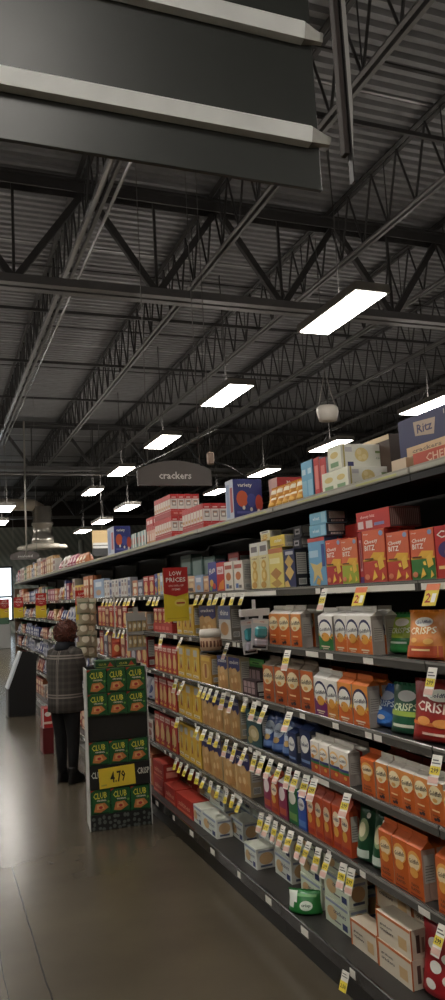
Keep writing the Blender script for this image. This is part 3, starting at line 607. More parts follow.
dk(301, 330, 1.85, 'whitebox', .12, .115, 3, 'at the back')
dk(300, 321, 1.745, 'whitegreen', .09, .115, 3, 'in front')
dk(244, 256, 1.68, 'whitebox', .12, .11, 1, 'standing forward')
dk(274, 291, 1.76, 'whitebox', .12, .12, 2, 'in the middle')
dk(275, 299.5, 1.92, 'whitebox', .12, .125, 2, 'at the back')
dk(258, 273, 1.80, 'whitebox', .11, .12, 3, 'in the middle')
dk(252, 273.5, 1.92, 'whitebox', .12, .125, 2, 'at the back')
dk(233, 250.5, 1.92, 'whitebox', .12, .125, 3, 'at the back')
dk(230, 243, 1.79, 'whitebox', .11, .12, 1, 'in the middle')
dk(202, 216, 1.67, 'whitebox', .11, .115, 1, 'standing forward')
dk(215, 231.5, 1.92, 'whitebox', .12, .125, 3, 'at the back')
dk(209, 224, 1.79, 'whitebox', .11, .12, 2, 'in the middle')
dk(192.5, 201.5, 1.67, 'whitebox', .11, .115, 1, 'standing forward')
dk(196, 213.5, 1.92, 'whitebox', .12, .125, 2, 'at the back')
dk(176, 192, 1.66, 'saltbox', .13, .12, 1, 'in front')
dk(178, 194.5, 1.88, 'saltbox', .14, .12, 2, 'at the back')
dk(164, 175.5, 1.66, 'saltbox', .13, .12, 1, 'in front')
dk(165, 177.5, 1.88, 'saltbox', .14, .12, 2, 'at the back')
dk(153, 163.5, 1.66, 'saltbox', .13, .12, 2, 'in front')
dk(153, 164.5, 1.88, 'saltbox', .14, .12, 2, 'at the back')
place('redwhite', .24, .12, .26, (1.73, yat(436, 1.73, .3), Z['deck']), -PI / 2 + .3, D, '')
gp = at(303, 916, 2, .152)
place('greenwrap', .17, .10, .105, (max(gp.x, 1.62), gp.y, Z['deck'] + .001), -.75, D, '')

# ---- shelving
DK = mat((58, 56, 54), .5, .3, 'steel'); DKB = mat((30, 29, 28), .55, .2, 'steel'); CH = mat((150, 148, 142), .22, .35, 'steel'); LIP = mat((150, 146, 134), .4, .2, 'steel')
STRIPW = mat((226, 222, 210), .35, kind='paper'); STRIPY = mat((186, 182, 110), .4, kind='paper'); CHD = mat((112, 110, 106), .2, .55, 'steel')
XB = 2.24
B0 = 1.13; BW = 1.22
nb = 13
BN = ['nearest', 'second nearest', 'third nearest', 'fourth nearest', 'fifth nearest', 'sixth nearest', 'seventh nearest', 'eighth nearest', 'ninth nearest', 'tenth nearest', 'eleventh nearest', 'twelfth nearest', 'farthest']
for b in range(nb):
    y0 = B0 + b * BW; y1 = y0 + BW
    g = empty('shelving_bay', (XB, (y0 + y1) / 2, 0))
    tag(g, '%s dark metal shelving bay with glossy price channels' % BN[b], 'shelf', 'shelving bays along the aisle')
    ox, oy = XB, (y0 + y1) / 2; hw = BW / 2
    def bx(mb, x0, x1, ya, yb, z0, z1, m, bev=0): mb.box((x0 - ox, ya - oy, z0), (x1 - ox, yb - oy, z1), m, bev=bev)
    m = MB(); bx(m, XB - .02, XB, y0, y1, .0, 2.11, DKB); m.build('back_panel', g)
    for ye in (y0 + .0, y1 - .03):
        m = MB(); bx(m, XB - .05, XB - .02, ye, ye + .03, 0, 2.10, DK)
        for q in range(26): bx(m, XB - .052, XB - .0502, ye + .011, ye + .019, .2 + q * .07, .235 + q * .07, mat((8, 8, 8), .8))
        m.build('upright', g)
    m = MB(); bx(m, 1.60, XB - .051, y0 + .001, y1 - .001, .12, .15, DK, .003); dk = m.build('base_deck', g)
    m = MB(); bx(m, 1.585, 1.60, y0 + .001, y1 - .001, .105, .165, CHD, .003)
    if b < 5:
        for q in range(3):
            yy = y0 + .1 + q * .41; bx(m, 1.583, 1.585, yy, yy + (.04 if q % 2 else .07), .118, .15, STRIPW)
    m.mats = [mat((54, 52, 50), .14, .3, 'steel') if q_ is CHD else q_ for q_ in m.mats]; m.build('price_channel', dk)
    m = MB(); bx(m, 1.615, 1.63, y0 + .001, y1 - .001, 0, .119, mat((20, 20, 20), .35, kind='steel')); m.build('kick_plate', g)
    for si, s in enumerate(('s5', 's4', 's3', 's2', 's1', 'top')):
        z = Z[s]; m = MB(); bx(m, XS + .012, XB - .051, y0 + .002, y1 - .002, z - .03 if s != 'top' else z - .035, z, DK if s != 'top' else DKB, .002)
        if s == 'top': bx(m, XS + .004, XS + .012, y0 + .002, y1 - .002, z - .05, z - .024, DKB)
        for ye in (y0 + .035, y1 - .045):   # bracket
            m.add([(XS + .05 - ox, ye - oy, z - .03), (XB - .052 - ox, ye - oy, z - .03), (XB - .052 - ox, ye - oy, z - .075), (XS + .05 - ox, ye + .006 - oy, z - .03), (XB - .052 - ox, ye + .006 - oy, z - .03), (XB - .052 - ox, ye + .006 - oy, z - .075)], [(0, 1, 2), (5, 4, 3), (0, 2, 5, 3)], DK)
        sh = m.build('shelf', g)
        m = MB(); bt = z - .036 if s != 'top' else z - .022
        bx(m, XS, XS + .011, y0 + .003, y1 - .003, bt, z + .006, (LIP if s == 'top' else CHD), .002)
        if s == 'top':
            bx(m, XS - .0012, XS, y0 + .01, y1 - .01, bt + .006, z - .002, mat((172, 168, 152), .4, kind='paper'))
            for q in range(2): 
                a = y0 + .08 + q * .55; bx(m, XS - .0024, XS - .0013, a, a + .3, bt + .008, z - .006, STRIPY)
        else:
            bx(m, XS - .002, XS, y0 + .004, y1 - .004, z - .006, z + .002, CH)
            if s == 's1' and b in (0, 1, 2): bx(m, XS - .0026, XS - .0021, y0 + .02, y1 - (.02 if b == 0 else .5), bt + .004, z - .008, STRIPW)
            rnd = random.Random(b * 10 + si)
            for q in range(rnd.choice((3, 4, 5))):
                a = y0 + .08 + rnd.random() * (BW - .3); bx(m, XS - .003 - q * .0001, XS - .002, a, a + rnd.uniform(.03, .08), bt + .003, z - .008, STRIPW)
        m.build('price_channel', sh)
# end cap panel of the run, at its far end
m = MB(); m.box((XS, 0, 0), (XB, .03, 2.0), mat((120, 92, 70), .5, kind='paper')); o = m.build('end_panel', None, (0, B0 + nb * BW, 0))
tag(o, 'brown end panel closing the far end of the shelving', 'panel')

# ---- price tags hanging from the channels
TG = {}
def tagmesh(style):
    if style in TG: return TG[style]
    m = MB(); w = .042
    if style == 'long':
        h = .105; m.box((-w / 2, 0, -h), (w / 2, .001, 0), STRIPW)
        graphics(m, [('r', .0, .34, 1, .62, (232, 206, 50)), ('r', .1, .7, .9, .74, (90, 90, 90)), ('r', .1, .8, .7, .84, (90, 90, 90)), ('r', .0, .06, 1, .26, (222, 176, 160)), ('t', '299', .5, .48, .7, .16, BK)], lambda u, v, o: Vector((-w / 2 + u * w, -o, -h + v * h)))
    elif style == 'short':
        h = .075; m.box((-w / 2, 0, -h), (w / 2, .001, 0), STRIPW)
        graphics(m, [('r', 0, 0, 1, .5, (232, 206, 50)), ('t', '2.50', .5, .26, .75, .2, BK), ('r', .1, .7, .9, .74, (90, 90, 90)), ('r', .1, .82, .7, .86, (90, 90, 90))], lambda u, v, o: Vector((-w / 2 + u * w, -o, -h + v * h)))
    else:
        w = .06; h = .085; m.box((-w / 2, 0, -h), (w / 2, .001, 0), mat((226, 200, 50), .4, kind='paper'))
        graphics(m, [('r', 0, .7, 1, 1, (226, 110, 60)), ('t', '2', .35, .36, .4, .44, (180, 40, 30)), ('r', .6, .15, .9, .55, W_)], lambda u, v, o: Vector((-w / 2 + u * w, -o, -h + v * h)))
    TG[style] = m.mesh('price_tag'); return TG[style]
def ptag(shelf, px, style='short'):
    X = (XS if shelf != 'deck' else 1.585) - .018; z = Z[shelf] - .012
    Y = yat(px, X, z)
    o = link('price_tag', tagmesh(style), None, (X, Y, z), (random.uniform(-.55, -.3), 0, -PI / 2 + .2 + random.uniform(-.12, .15)))
    o['category'] = 'price tag'
    d = {'short': 'white and yellow price tag', 'long': 'long white and yellow price tag', 'big': 'wide yellow sale tag'}[style]
    REG.append((o, d, SN[shelf], bayname(Y), (X, Y, z), 'price tags on the shelf edges'))
for p in (198, 204.5, 211, 218, 225, 234, 243.5): ptag('s1', p)
for p in (151, 155, 159): ptag('s1', p)
for p in (104, 107.5, 111, 114.5, 118, 122, 126, 130, 135): ptag('s1', p)
ptag('s1', 325, 'long'); ptag('s1', 362, 'big'); ptag('s1', 434, 'big')
for p in (288,): ptag('s2', p, 'long')
ptag('s2', 433, 'long'); ptag('s2', 228, 'long'); ptag('s2', 162, 'long'); ptag('s2', 182, 'long')
for p in (109, 115, 120, 124): ptag('s2', p)
for p in (176.5, 184, 224, 233, 255, 266): ptag('s3', p, 'long')
for p in (202, 206, 211, 217, 246): ptag('s3', p)
ptag('s3', 290, 'long'); ptag('s3', 438, 'long')
for p in (178, 198.5, 205, 211.5, 218.5): ptag('s4', p)
for p in (227, 236, 246, 256, 263.5, 271.5, 281, 289.5, 298, 307, 315): ptag('s4', p, 'long')
ptag('s4', 348, 'long')
for p in (176.5, 181.5, 187, 192.5, 198, 205, 211.5, 219, 227, 233.5, 241): ptag('s5', p)
for p in (262, 269.5, 276, 283.5, 291.5, 301, 309.5, 319, 329, 344, 352): ptag('s5', p, 'long')
ptag('s5', 443, 'long'); ptag('deck', 346, 'short')

# ---- green cracker display stand in the aisle
Yd = 5.77
pd = lambda px, py: at(px, py, 1, Yd)
a, b_ = pd(88, 750).x, pd(148.5, 750).x
xl, xr = a, b_; dw = xr - xl; ztop = pd(117, 667).z; dd = .26
st = empty('display_stand', ((xl + xr) / 2, Yd, 0)); tag(st, 'black cardboard display stand with white sides holding green cracker boxes', 'display stand')
BLK = mat((26, 26, 24), .5, kind='paper'); WHT = mat((196, 196, 190), .5, kind='paper'); GRN = mat((30, 84, 42), .5, kind='paper')
hw = dw / 2
for s in (-1, 1):
    m = MB(); x0 = s * hw; m.box((min(x0, x0 - s * .006), 0, 0), (max(x0, x0 - s * .006), dd, ztop), WHT); m.build('side_panel', st)
m = MB(); m.box((-hw + .006, dd - .006, 0), (hw - .006, dd, ztop), BLK); m.build('back_panel', st)
zr = [pd(117, 829).z, pd(117, 812).z, pd(117, 788).z, pd(117, 763).z, pd(117, 740).z, pd(117, 714).z, pd(117, 692).z, pd(117, 668).z]
# base box with pale pebbles
m = MB(); m.box((-hw + .0065, .0, .0), (hw - .0065, dd - .007, zr[1]), BLK)
g = [];
rr = random.Random(3)
for i in range(12):
    for j in range(3):
        g.append(('e', .05 + i * .082 + rr.uniform(-.02, .02), .14 + j * .32 + rr.uniform(-.07, .07), .022 + rr.random() * .01, .09 + rr.random() * .05, (92, 98, 92)))
graphics(m, g, lambda u, v, o: Vector((-hw + .008 + u * (dw - .016), -o, v * zr[1])))
m.build('base', st)
hb = zr[2] - zr[1]
# lower tray above base, band with lettering, upper tray
tr2 = zr[3]
m = MB(); m.box((-hw + .0065, .0, zr[2] + .012), (hw - .0065, .006, zr[3] - .001), BLK); m.box((-hw + .0065, .006, zr[3] - .012), (hw - .0065, dd - .007, zr[3] - .001), BLK)
graphics(m, [('t', 'CLUB', .14, .62, .2, .26, (214, 214, 200)), ('t', 'CRISP', .88, .62, .2, .26, (214, 214, 200)), ('t', 'ORIGINAL', .5, .2, .3, .1, (120, 150, 110))], lambda u, v, o: Vector((-hw + u * dw, -o, zr[2] + v * (zr[3] - zr[2]))))
m.build('lettered_band', st)
m = MB(); m.box((-hw + .0065, .03, zr[4] + .005), (hw - .0065, .036, zr[5] - .001), BLK); m.box((-hw + .0065, .036, zr[5] - .012), (hw - .0065, dd - .007, zr[5] - .001), BLK)
m.build('recess_panel', st)
def clubbox(ix, zb, h, dep=.0, extra='', name='club'):
    w = (dw - .02) / 3
    o = place(name, w - .004, .07, h, (xl + .008 + w * (ix + .5), Yd + .002 + dep, zb), 0, 'stand', extra, 'stand')
rows = [(zr[1], zr[2] - zr[1] + .004, 'bottom row'), (zr[3], zr[4] - zr[3], 'third row down'), (zr[5], zr[6] - zr[5] - .002, 'second row down'), (zr[6], zr[7] - zr[6], 'top row')]
CLUBS = []
for zb, h, nm in rows:
    for i in range(3):
        w = (dw - .02) / 3
        key = ('club', round(w - .004, 3), .07, round(h, 3))
        if key not in MESH: MESH[key] = K['club']['fn'](*key[1:])
        o = link('cracker_box', MESH[key][0][1], None, (xl + .008 + w * (i + .5), Yd + .008, zb + .0005), (0, 0, 0))
        tag(o, 'green cracker box with yellow lettering, %s of %s on the black stand' % (('left', 'middle', 'right')[i], nm), 'box', 'green cracker boxes on the display stand')
# header tray lying on top: two boxes on their backs
for i, (c0, c1) in enumerate(((96, 116), (116.5, 137))):
    p0, p1 = pd(c0, 662).x, pd(c1, 662).x; hh = .055
    m = carton_mesh(p1 - p0 - .004, .15, hh, (30, 80, 40), (24, 60, 34), (34, 84, 44), [('t', 'CLUB', .35, .5, .4, .3, (200, 190, 70)), ('p', [(.6, .2), (.9, .2), (.75, .8)], (196, 60, 40)), ('r', .04, .1, .96, .18, (170, 180, 90))])
    o = m.build('cracker_box', None, ((p0 + p1) / 2, Yd + .085, zr[7] + .001)); tag(o, 'green cracker box lying flat on top of the stand, %s one' % ('left', 'right')[i], 'box', 'flat boxes on the display stand')
p0, p1 = pd(99, 769), pd(135, 784)
m = MB(); w, h = p1.x - p0.x, p0.z - p1.z; m.box((0, 0, 0), (w, .002, h), mat((232, 200, 40), .4, kind='paper'))
graphics(m, [('t', '4.79', .52, .5, .42, .56, BK), ('r', .05, .12, .2, .2, (190, 170, 60))], lambda u, v, o: Vector((u * w, -o, v * h)))
o = m.build('price_sign', None, (p0.x, Yd - .004, p1.z), (0, math.radians(-3), 0)); tag(o, 'yellow price sign reading 4.79 on the black display stand', 'sign')

DSP = [st] + [o for o in COL.objects if str(o.get('label', '')).startswith('green cracker box')] + [o for o in COL.objects if 'reading 4.79' in str(o.get('label', ''))]
th = math.radians(-6)
for o in DSP:
    v = o.location - Vector((xl, Yd, 0)); o.location = Vector((xl + v.x * math.cos(th) - v.y * math.sin(th), Yd + v.x * math.sin(th) + v.y * math.cos(th), v.z)); o.rotation_euler.z += th
# ---- far slanted black stand with white front
Y1 = 11.95
q = lambda px, py: at(px, py, 1, Y1)
st = empty('slanted_display', (q(22, 700).x, Y1, 0)); tag(st, 'black slant sided display bin with white front edge beyond the woman', 'display stand')
pts = [q(9, 717), q(36, 716), q(36.5, 661), q(39, 654), q(22, 652), q(9, 689)]
pts = [(p.x - st.location.x, max(p.z, 0)) for p in pts]; pts[0] = (pts[0][0], 0); pts[1] = (pts[1][0], 0)
for yy in (0, .31):
    m = MB(); n = len(pts); m.add([(x, yy, z) for x, z in pts] + [(x, yy + .015, z) for x, z in pts], [tuple(range(n)), tuple(range(2 * n - 1, n - 1, -1))] + [(i, i + n, (i + 1) % n + n, (i + 1) % n) for i in range(n)], mat((14, 14, 16), .6, kind='paper')); m.build('side_panel', st)
(xa, za), (xb_, zb_) = pts[5], pts[4]
m = MB(); m.add([(xa - .03, -.01, za), (xa, -.01, za), (xb_, -.01, zb_), (xb_ - .03, -.01, zb_), (xa - .03, .33, za), (xa, .33, za), (xb_, .33, zb_), (xb_ - .03, .33, zb_)], [(0, 1, 2, 3), (7, 6, 5, 4), (0, 4, 5, 1), (3, 2, 6, 7), (0, 3, 7, 4), (1, 5, 6, 2)], mat((205, 212, 218), .4, kind='paper')); m.build('slanted_front', st)
m = MB(); m.box((xa - .02, .0, 0), (xa, .32, za), mat((90, 92, 92), .5, kind='paper')); m.build('front_panel', st)
# red shipper beside the woman
Yq = at(48, 754, 2, 0).y; q = lambda px, py: at(px, py, 1, Yq)
p0, p1 = q(43.5, 755), q(53, 708)
rb = empty('red_shipper', ((p0.x + p1.x) / 2, Yq, 0)); tag(rb, 'dark red carton display standing on floor left of the woman', 'carton')
w = p1.x - p0.x; h = p1.z; RDK = mat((104, 22, 26), .5, kind='paper')
m = MB(); m.box((-w / 2, 0, 0), (w / 2, .25, h * .57), RDK, bev=.003); m.build('carton_base', rb)
m = MB(); m.box((-w / 2 + .012, .01, h * .57), (w / 2, .24, h), mat((186, 34, 34), .4, kind='paper'), bev=.003); graphics(m, [('e', .5, .7, .3, .12, W_), ('r', .1, .2, .9, .32, (232, 200, 180)), ('r', 0, 0, .12, 1, W_)], lambda u, v, o: Vector((-w / 2 + u * w, .01 - o, h * .57 + v * h * .43))); m.build('carton_top', rb)

# ---- shelf flag signs
def flag(px1, y0, y1, Yw, label, wpx):
    p0 = at(px1 - wpx, y1, 1, Yw); p1 = at(px1, y0, 1, Yw)
    w = p1.x - p0.x; h = p1.z - p0.z
    f = empty('sale_flag', (p0.x, Yw, p0.z)); tag(f, label, 'sign', 'red and yellow sale flags')
    m = MB(); m.box((0, 0, 0), (w, .002, h), mat((226, 196, 30), .4, kind='paper'))
    graphics(m, [('e', .66, .34, .24, .07, (236, 210, 90)), ('r', .5, .32, .84, .35, (190, 60, 40)), ('r', .1, .05, .9, .06, (200, 160, 30))], lambda u, v, o: Vector((u * w, -o, v * h))); m.build('yellow_card', f)
    m = MB(); t = .0012
    ps = [(0, h * .52), (w * .5, h * .46), (w, h * .52), (w, h), (0, h)]
    m.add([(x, -.004, z) for x, z in ps] + [(x, -.001, z) for x, z in ps], [tuple(range(5)), (9, 8, 7, 6, 5)] + [(i, i + 5, (i + 1) % 5 + 5, (i + 1) % 5) for i in range(5)], mat((196, 36, 30), .4, kind='paper'))
    graphics(m, [('t', 'LOW', .5, .89, .5, .085, W_), ('t', 'PRICES', .5, .77, .8, .085, W_), ('t', 'ON 1000s OF', .5, .66, .62, .04, (240, 200, 190)), ('t', 'ITEMS', .5, .59, .34, .035, (240, 200, 190))], lambda u, v, o: Vector((u * w, -.004 - o, v * h))); m.build('red_panel', f)
    m = MB(); m.box((w, -.002, h * .55), (w + .035, .002, h * .6), CH); m.build('clip', f)
flag(187, 567, 622, yat(191, XS, 1.65), 'red and yellow low price flag nearest the camera, right of the display', 22)
flag(88, 590, 622, 9.1, 'red and yellow low price flag above the woman', 12)
flag(46, 593, 618, 12.0, 'red and yellow low price flag left of the woman', 10)
flag(23, 597, 618, 15.0, 'red and yellow low price flag second from the far end', 9)
flag(9, 599, 618, 17.3, 'red and yellow low price flag at the far aisle end', 9)

# ---- hanging items on the shelf edge
def hang_pack(px0, px1, y0, y1, rot, label, Yw):
    p0 = at(px0, y1, 1, Yw); p1 = at(px1, y0, 1, Yw); w = p1.x - p0.x; h = p1.z - p0.z
    e = empty('blister_pack', ((p0.x + p1.x) / 2, Yw, p1.z)); e.rotation_euler = (0, rot, 0); tag(e, label, 'pack', 'teal hanging packs')
    m = MB(); m.box((-w / 2, 0, -h), (w / 2, .003, 0), mat((200, 198, 200), .5, kind='paper'), bev=.001)
    m.box((-w * .12, 0, 0), (w * .12, .003, h * .1), mat((200, 198, 200), .5, kind='paper'))
    graphics(m, [('r', .05, .84, .95, .96, (226, 214, 206)), ('t', 'clip', .6, .9, .3, .05, (200, 80, 60)), ('r', .1, .04, .9, .12, (40, 40, 44))], lambda u, v, o: Vector((-w / 2 + u * w, -o, -h + v * h))); m.build('backing_card', e)
    m = MB(); m.box((-w * .36, -.03, -h * .62), (w * .36, -.0, -h * .25), mat((76, 150, 156), .25), bev=.012); m.build('teal_gadget', e)
    m = MB(); m.box((-w * .38, -.028, -h * .9), (w * .38, -.0, -h * .64), mat((176, 170, 180), .3), bev=.01); m.build('clear_blister', e)
Yh = yat(262, XS - .03, 1.5)
hang_pack(254, 269, 618, 650, .12, 'teal gadget in hanging blister pack, right one of the pair', Yh)
hang_pack(242, 254, 619, 655, -.06, 'teal gadget in hanging blister pack, left one of the pair', Yh + .06)
p0 = at(240, 617, 1, Yh + .03); p1 = at(268, 608, 1, Yh + .03)
m = MB(); m.box((0, 0, 0), (p1.x - p0.x, .035, p1.z - p0.z), mat((206, 200, 196), .5, kind='paper'), bev=.002); m.box((.07, .01, p1.z - p0.z), (.09, .013, p1.z - p0.z + .05), mat((200, 198, 196), .5, kind='paper'))
o = m.build('hanging_strip', None, (p0.x, Yh + .01, p0.z)); tag(o, 'white hanging strip holding two teal blister packs', 'hanger')
# round basket jar
Yj = yat(222, XS - .06, 1.45); p = at(211, 650, 1, Yj); pt = at(211, 629, 1, Yj); rj = (at(221, 640, 1, Yj).x - at(201, 640, 1, Yj).x) / 2; hj = pt.z - p.z
e = empty('cookie_tub', (p.x, Yj, p.z)); tag(e, 'round clear tub of cookies with white lid hanging at the shelf edge', 'tub')
m = MB(); N = 20
ring = lambda r, z: [Vector((r * math.cos(2 * PI * k / N), r * math.sin(2 * PI * k / N), z)) for k in range(N)]
m.loft([ring(rj * .9, 0), ring(rj, .01), ring(rj, hj * .62), ring(rj * .96, hj * .64)], mat((196, 156, 122), .35, kind='paper'))
for k in range(9):
    t = PI + PI * (k + .5) / 9; c = Vector((rj * 1.0 * math.cos(t), rj * math.sin(t), hj * .32))
    m.tube([c + Vector((0, 0, -.018)), c + Vector((0, 0, .018))], .006, mat((110, 66, 44), .6), 6)
m.build('tub_body', e)
m = MB(); m.loft([ring(rj * 1.04, hj * .64), ring(rj * 1.05, hj * .8), ring(rj * .98, hj), ring(.01, hj)], mat((226, 218, 204), .35, kind='paper')); m.build('lid', e)
m = MB(); m.loft([ring(rj * .95, -.012), ring(rj * .97, -.001)], mat((24, 24, 26), .4)); m.tube([(rj * .2, 0, -.006), (rj + .05, 0, -.006)], .004, CH, 6); m.build('holder_ring', e)

# white cardboard hanging display and orange bag
Ye = 6.3; q = lambda px, py: at(px, py, 1, Ye)
p0, p1 = q(128, 651), q(147, 612); e = empty('hanging_display', (p0.x, Ye, p0.z)); tag(e, 'pale grey hanging cardboard display with two windows of sachets', 'display')
w, h = p1.x - p0.x, p1.z - p0.z; GW = mat((168, 164, 158), .6, kind='paper')
m = MB(); m.box((0, .03, 0), (w, .034, h), GW); m.box((0, 0, 0), (.004, .03, h * .8), GW); m.box((w - .004, 0, 0), (w, .03, h * .8), GW)
for z in (0, h * .42, h * .78): m.box((.004, 0, z), (w - .004, .004, z + h * .08), GW)
m.box((.004, 0, h * .86), (w - .004, .03, h * .87), GW); m.box((w * .35, .03, h), (w * .6, .034, h * 1.15), GW); m.build('cardboard_frame', e)
for r in range(2):
    for k in range(4):
        mm = pouch_meshes(w * .22, .02, h * .32, (206, 176, 120), [('e', .5, .5, .3, .2, (236, 226, 200))], 0)
        s = empty('sachet', (p0.x + w * (.15 + .235 * k), Ye + .005, p0.z + h * (.08 + .42 * r)))
        tag(s, 'gold sachet %s from left in %s window of the hanging display' % (('first', 'second', 'third', 'fourth')[k], ('lower', 'upper')[r]), 'sachet', 'sachets in the hanging display')
        link('sachet_body', mm[0][1], s); link('top_seal', mm[1][1], s)
p0 = q(117.5, 657); px_ = q(117.5, 595)
m = MB(); m.box((-.006, 0, 0), (.006, .002, px_.z - p0.z - .13), mat((200, 196, 190), .4)); o = m.build('clip_strip', None, (p0.x, Ye + .05, p0.z + .13)); tag(o, 'thin white clip strip hanging above the green display', 'strip')
mm = pouch_meshes(.085, .04, .15, (206, 84, 50), [('e', .5, .5, .3, .2, (236, 190, 120)), ('r', .1, .75, .9, .85, (180, 40, 36))], 0)
s = empty('snack_bag', (p0.x, Ye + .01, p0.z)); tag(s, 'orange red bag hanging from the clip strip above the green display', 'bag'); link('bag_body', mm[0][1], s); link('top_seal', mm[1][1], s)
for k_ in (0, 1):
    a_ = at(84 + k_ * 7, 604, 1, 8.06 + k_ * .12); m = MB(); m.box((-.008, 0, 0), (.008, .002, .85), mat((190, 188, 184), .4)); o = m.build('clip_strip', None, (min(a_.x, 1.55 + k_ * .03), 8.06 + k_ * .12, a_.z - .83)); tag(o, 'clip strip behind the %s column of foil bags right of the woman' % ('left', 'right')[k_], 'strip')
# strip of foil bags right of the woman's head
for r in range(5):
    for c in range(2):
        Yf = 8.0 + c * .12; pp = at(84 + c * 7 + (r % 2) * 2, 604 + r * 11 + 10, 1, Yf)
        mm = MESH.setdefault(('foil',), pouch_meshes(.15, .05, .17, (170, 160, 128), [('e', .5, .5, .3, .22, (226, 216, 190)), ('r', .1, .68, .9, .78, (110, 120, 90))], 0))
        s = empty('snack_bag', (min(pp.x, 1.56 + c * .02), Yf, pp.z), random.uniform(-.3, .3)); tag(s, 'crinkled foil bag hanging right of the woman, %s in the %s column' % (('topmost', 'second down', 'third down', 'fourth down', 'lowest')[r], ('left', 'right')[c]), 'bag', 'foil bags on a clip strip')
        link('bag_body', mm[0][1], s); link('top_seal', mm[1][1], s)

# ------------------------------------------------------------------ labels for everything collected
ORD = ['first', 'second', 'third', 'fourth', 'fifth', 'sixth', 'seventh', 'eighth', 'ninth', 'tenth', 'eleventh', 'twelfth', 'thirteenth', 'fourteenth', 'fifteenth', 'sixteenth', 'seventeenth', 'eighteenth', 'nineteenth', 'twentieth']
by = {}; LONG = []
from collections import Counter
for r in REG: by.setdefault((r[1], r[2], r[3]), []).append(r)
for (d, s, b), L in by.items():
    L.sort(key=lambda r: (-r[4][1], r[4][0], r[4][2]))
    for i, r in enumerate(L):
        o = r[0]; n = len(L)
        if n == 1: lab = '%s, %s, %s' % (d, s, b)
        else:
            od = ORD[i] + ' from left' if i < n / 2 else (ORD[n - 1 - i] + ' from right' if i < n - 1 else 'rightmost')
            if i == 0: od = 'leftmost'
            lab = '%s, %s, %s, %s' % (d, od, s, b)
        o['label'] = lab; o['group'] = r[5] + ', ' + s
        ww = lab.split()
        if len(ww) > 16: o['label'] = lab.replace(', ', ' ', 1); LONG.append(lab)

# ------------------------------------------------------------------ setting
def floor_mat():
    m = bpy.data.materials.new('polished_concrete'); m.use_nodes = True; nt = m.node_tree; b = nt.nodes['Principled BSDF']; L = nt.links
    tc = nt.nodes.new('ShaderNodeTexCoord'); n1 = nt.nodes.new('ShaderNodeTexNoise'); n1.inputs['Scale'].default_value = 1.3; n1.inputs['Detail'].default_value = 6
    n2 = nt.nodes.new('ShaderNodeTexNoise'); n2.inputs['Scale'].default_value = 45; n2.inputs['Detail'].default_value = 3
    L.new(tc.outputs['Object'], n1.inputs['Vector']); L.new(tc.outputs['Object'], n2.inputs['Vector'])
    ad = nt.nodes.new('ShaderNodeMath'); ad.operation = 'MULTIPLY_ADD'; ad.inputs[1].default_value = .04; L.new(n2.outputs['Fac'], ad.inputs[0]); L.new(n1.outputs['Fac'], ad.inputs[2])
    cr = nt.nodes.new('ShaderNodeValToRGB'); cr.color_ramp.elements[0].position = .35; cr.color_ramp.elements[1].position = .85
    cr.color_ramp.elements[0].color = lin((74, 67, 56)) + (1,); cr.color_ramp.elements[1].color = lin((92, 84, 70)) + (1,)
    L.new(ad.outputs[0], cr.inputs[0])
    # saw cut joints
    sp = nt.nodes.new('ShaderNodeSeparateXYZ'); wob = nt.nodes.new('ShaderNodeTexNoise'); wob.inputs['Scale'].default_value = 3
    L.new(tc.outputs['Object'], sp.inputs[0]); L.new(tc.outputs['Object'], wob.inputs['Vector'])
    def line(sock, val, width):
        a = nt.nodes.new('ShaderNodeMath'); a.operation = 'MULTIPLY_ADD'; a.inputs[1].default_value = .02; L.new(wob.outputs['Fac'], a.inputs[0]); L.new(sock, a.inputs[2])
        s = nt.nodes.new('ShaderNodeMath'); s.operation = 'COMPARE'; s.inputs[1].default_value = val + .01; s.inputs[2].default_value = width; L.new(a.outputs[0], s.inputs[0]); return s
    xj = at(52, 1000, 2, 0).x
    l1 = line(sp.outputs['X'], xj, .004); l2 = line(sp.outputs['X'], at(0, 955, 2, 0).x, .002)
    mxl = nt.nodes.new('ShaderNodeMath'); mxl.operation = 'MAXIMUM'; L.new(l1.outputs[0], mxl.inputs[0]); L.new(l2.outputs[0], mxl.inputs[1])
    mx = nt.nodes.new('ShaderNodeMix'); mx.data_type = 'RGBA'; L.new(mxl.outputs[0], mx.inputs['Factor']); L.new(cr.outputs[0], mx.inputs['A']); mx.inputs['B'].default_value = lin((40, 36, 30)) + (1,)
    L.new(mx.outputs['Result'], b.inputs['Base Color'])
    rr_ = nt.nodes.new('ShaderNodeMapRange'); rr_.inputs['To Min'].default_value = .2; rr_.inputs['To Max'].default_value = .36; b.inputs['Roughness'].default_value = .24; b.inputs['Specular IOR Level'].default_value = .28; nt.nodes.remove(rr_)
    return m
FM = floor_mat()
X0, X1, YA, YB, ZC = -9.0, 24.0, -6.0, 44.0, 7.45
m = MB(); m.box((X0, YA, -.1), (X1, YB, 0), FM); struct(m.build('floor'))
# corrugated deck, ribs across the aisle
DECK = mat((134, 134, 135), .5, .25, 'steel')
m = MB(); prof = []; y = YA
while y < YB:
    prof += [(y, ZC), (y + .07, ZC), (y + .09, ZC + .06), (y + .14, ZC + .06)]; y += .16
prof.append((y, ZC)); n = len(prof)
m.add([(X0, a, b) for a, b in prof] + [(X1, a, b) for a, b in prof], [(i, i + 1, n + i + 1, n + i) for i in range(n - 1)], DECK)
m.add([(X0, YA, ZC + .2), (X1, YA, ZC + .2), (X1, YB, ZC + .2), (X0, YB, ZC + .2)], [(0, 1, 2, 3)], DECK)
struct(m.build('ceiling'))
ST = mat((66, 65, 65), .5, .2, 'steel'); STL = mat((112, 111, 110), .45, .3, 'steel')
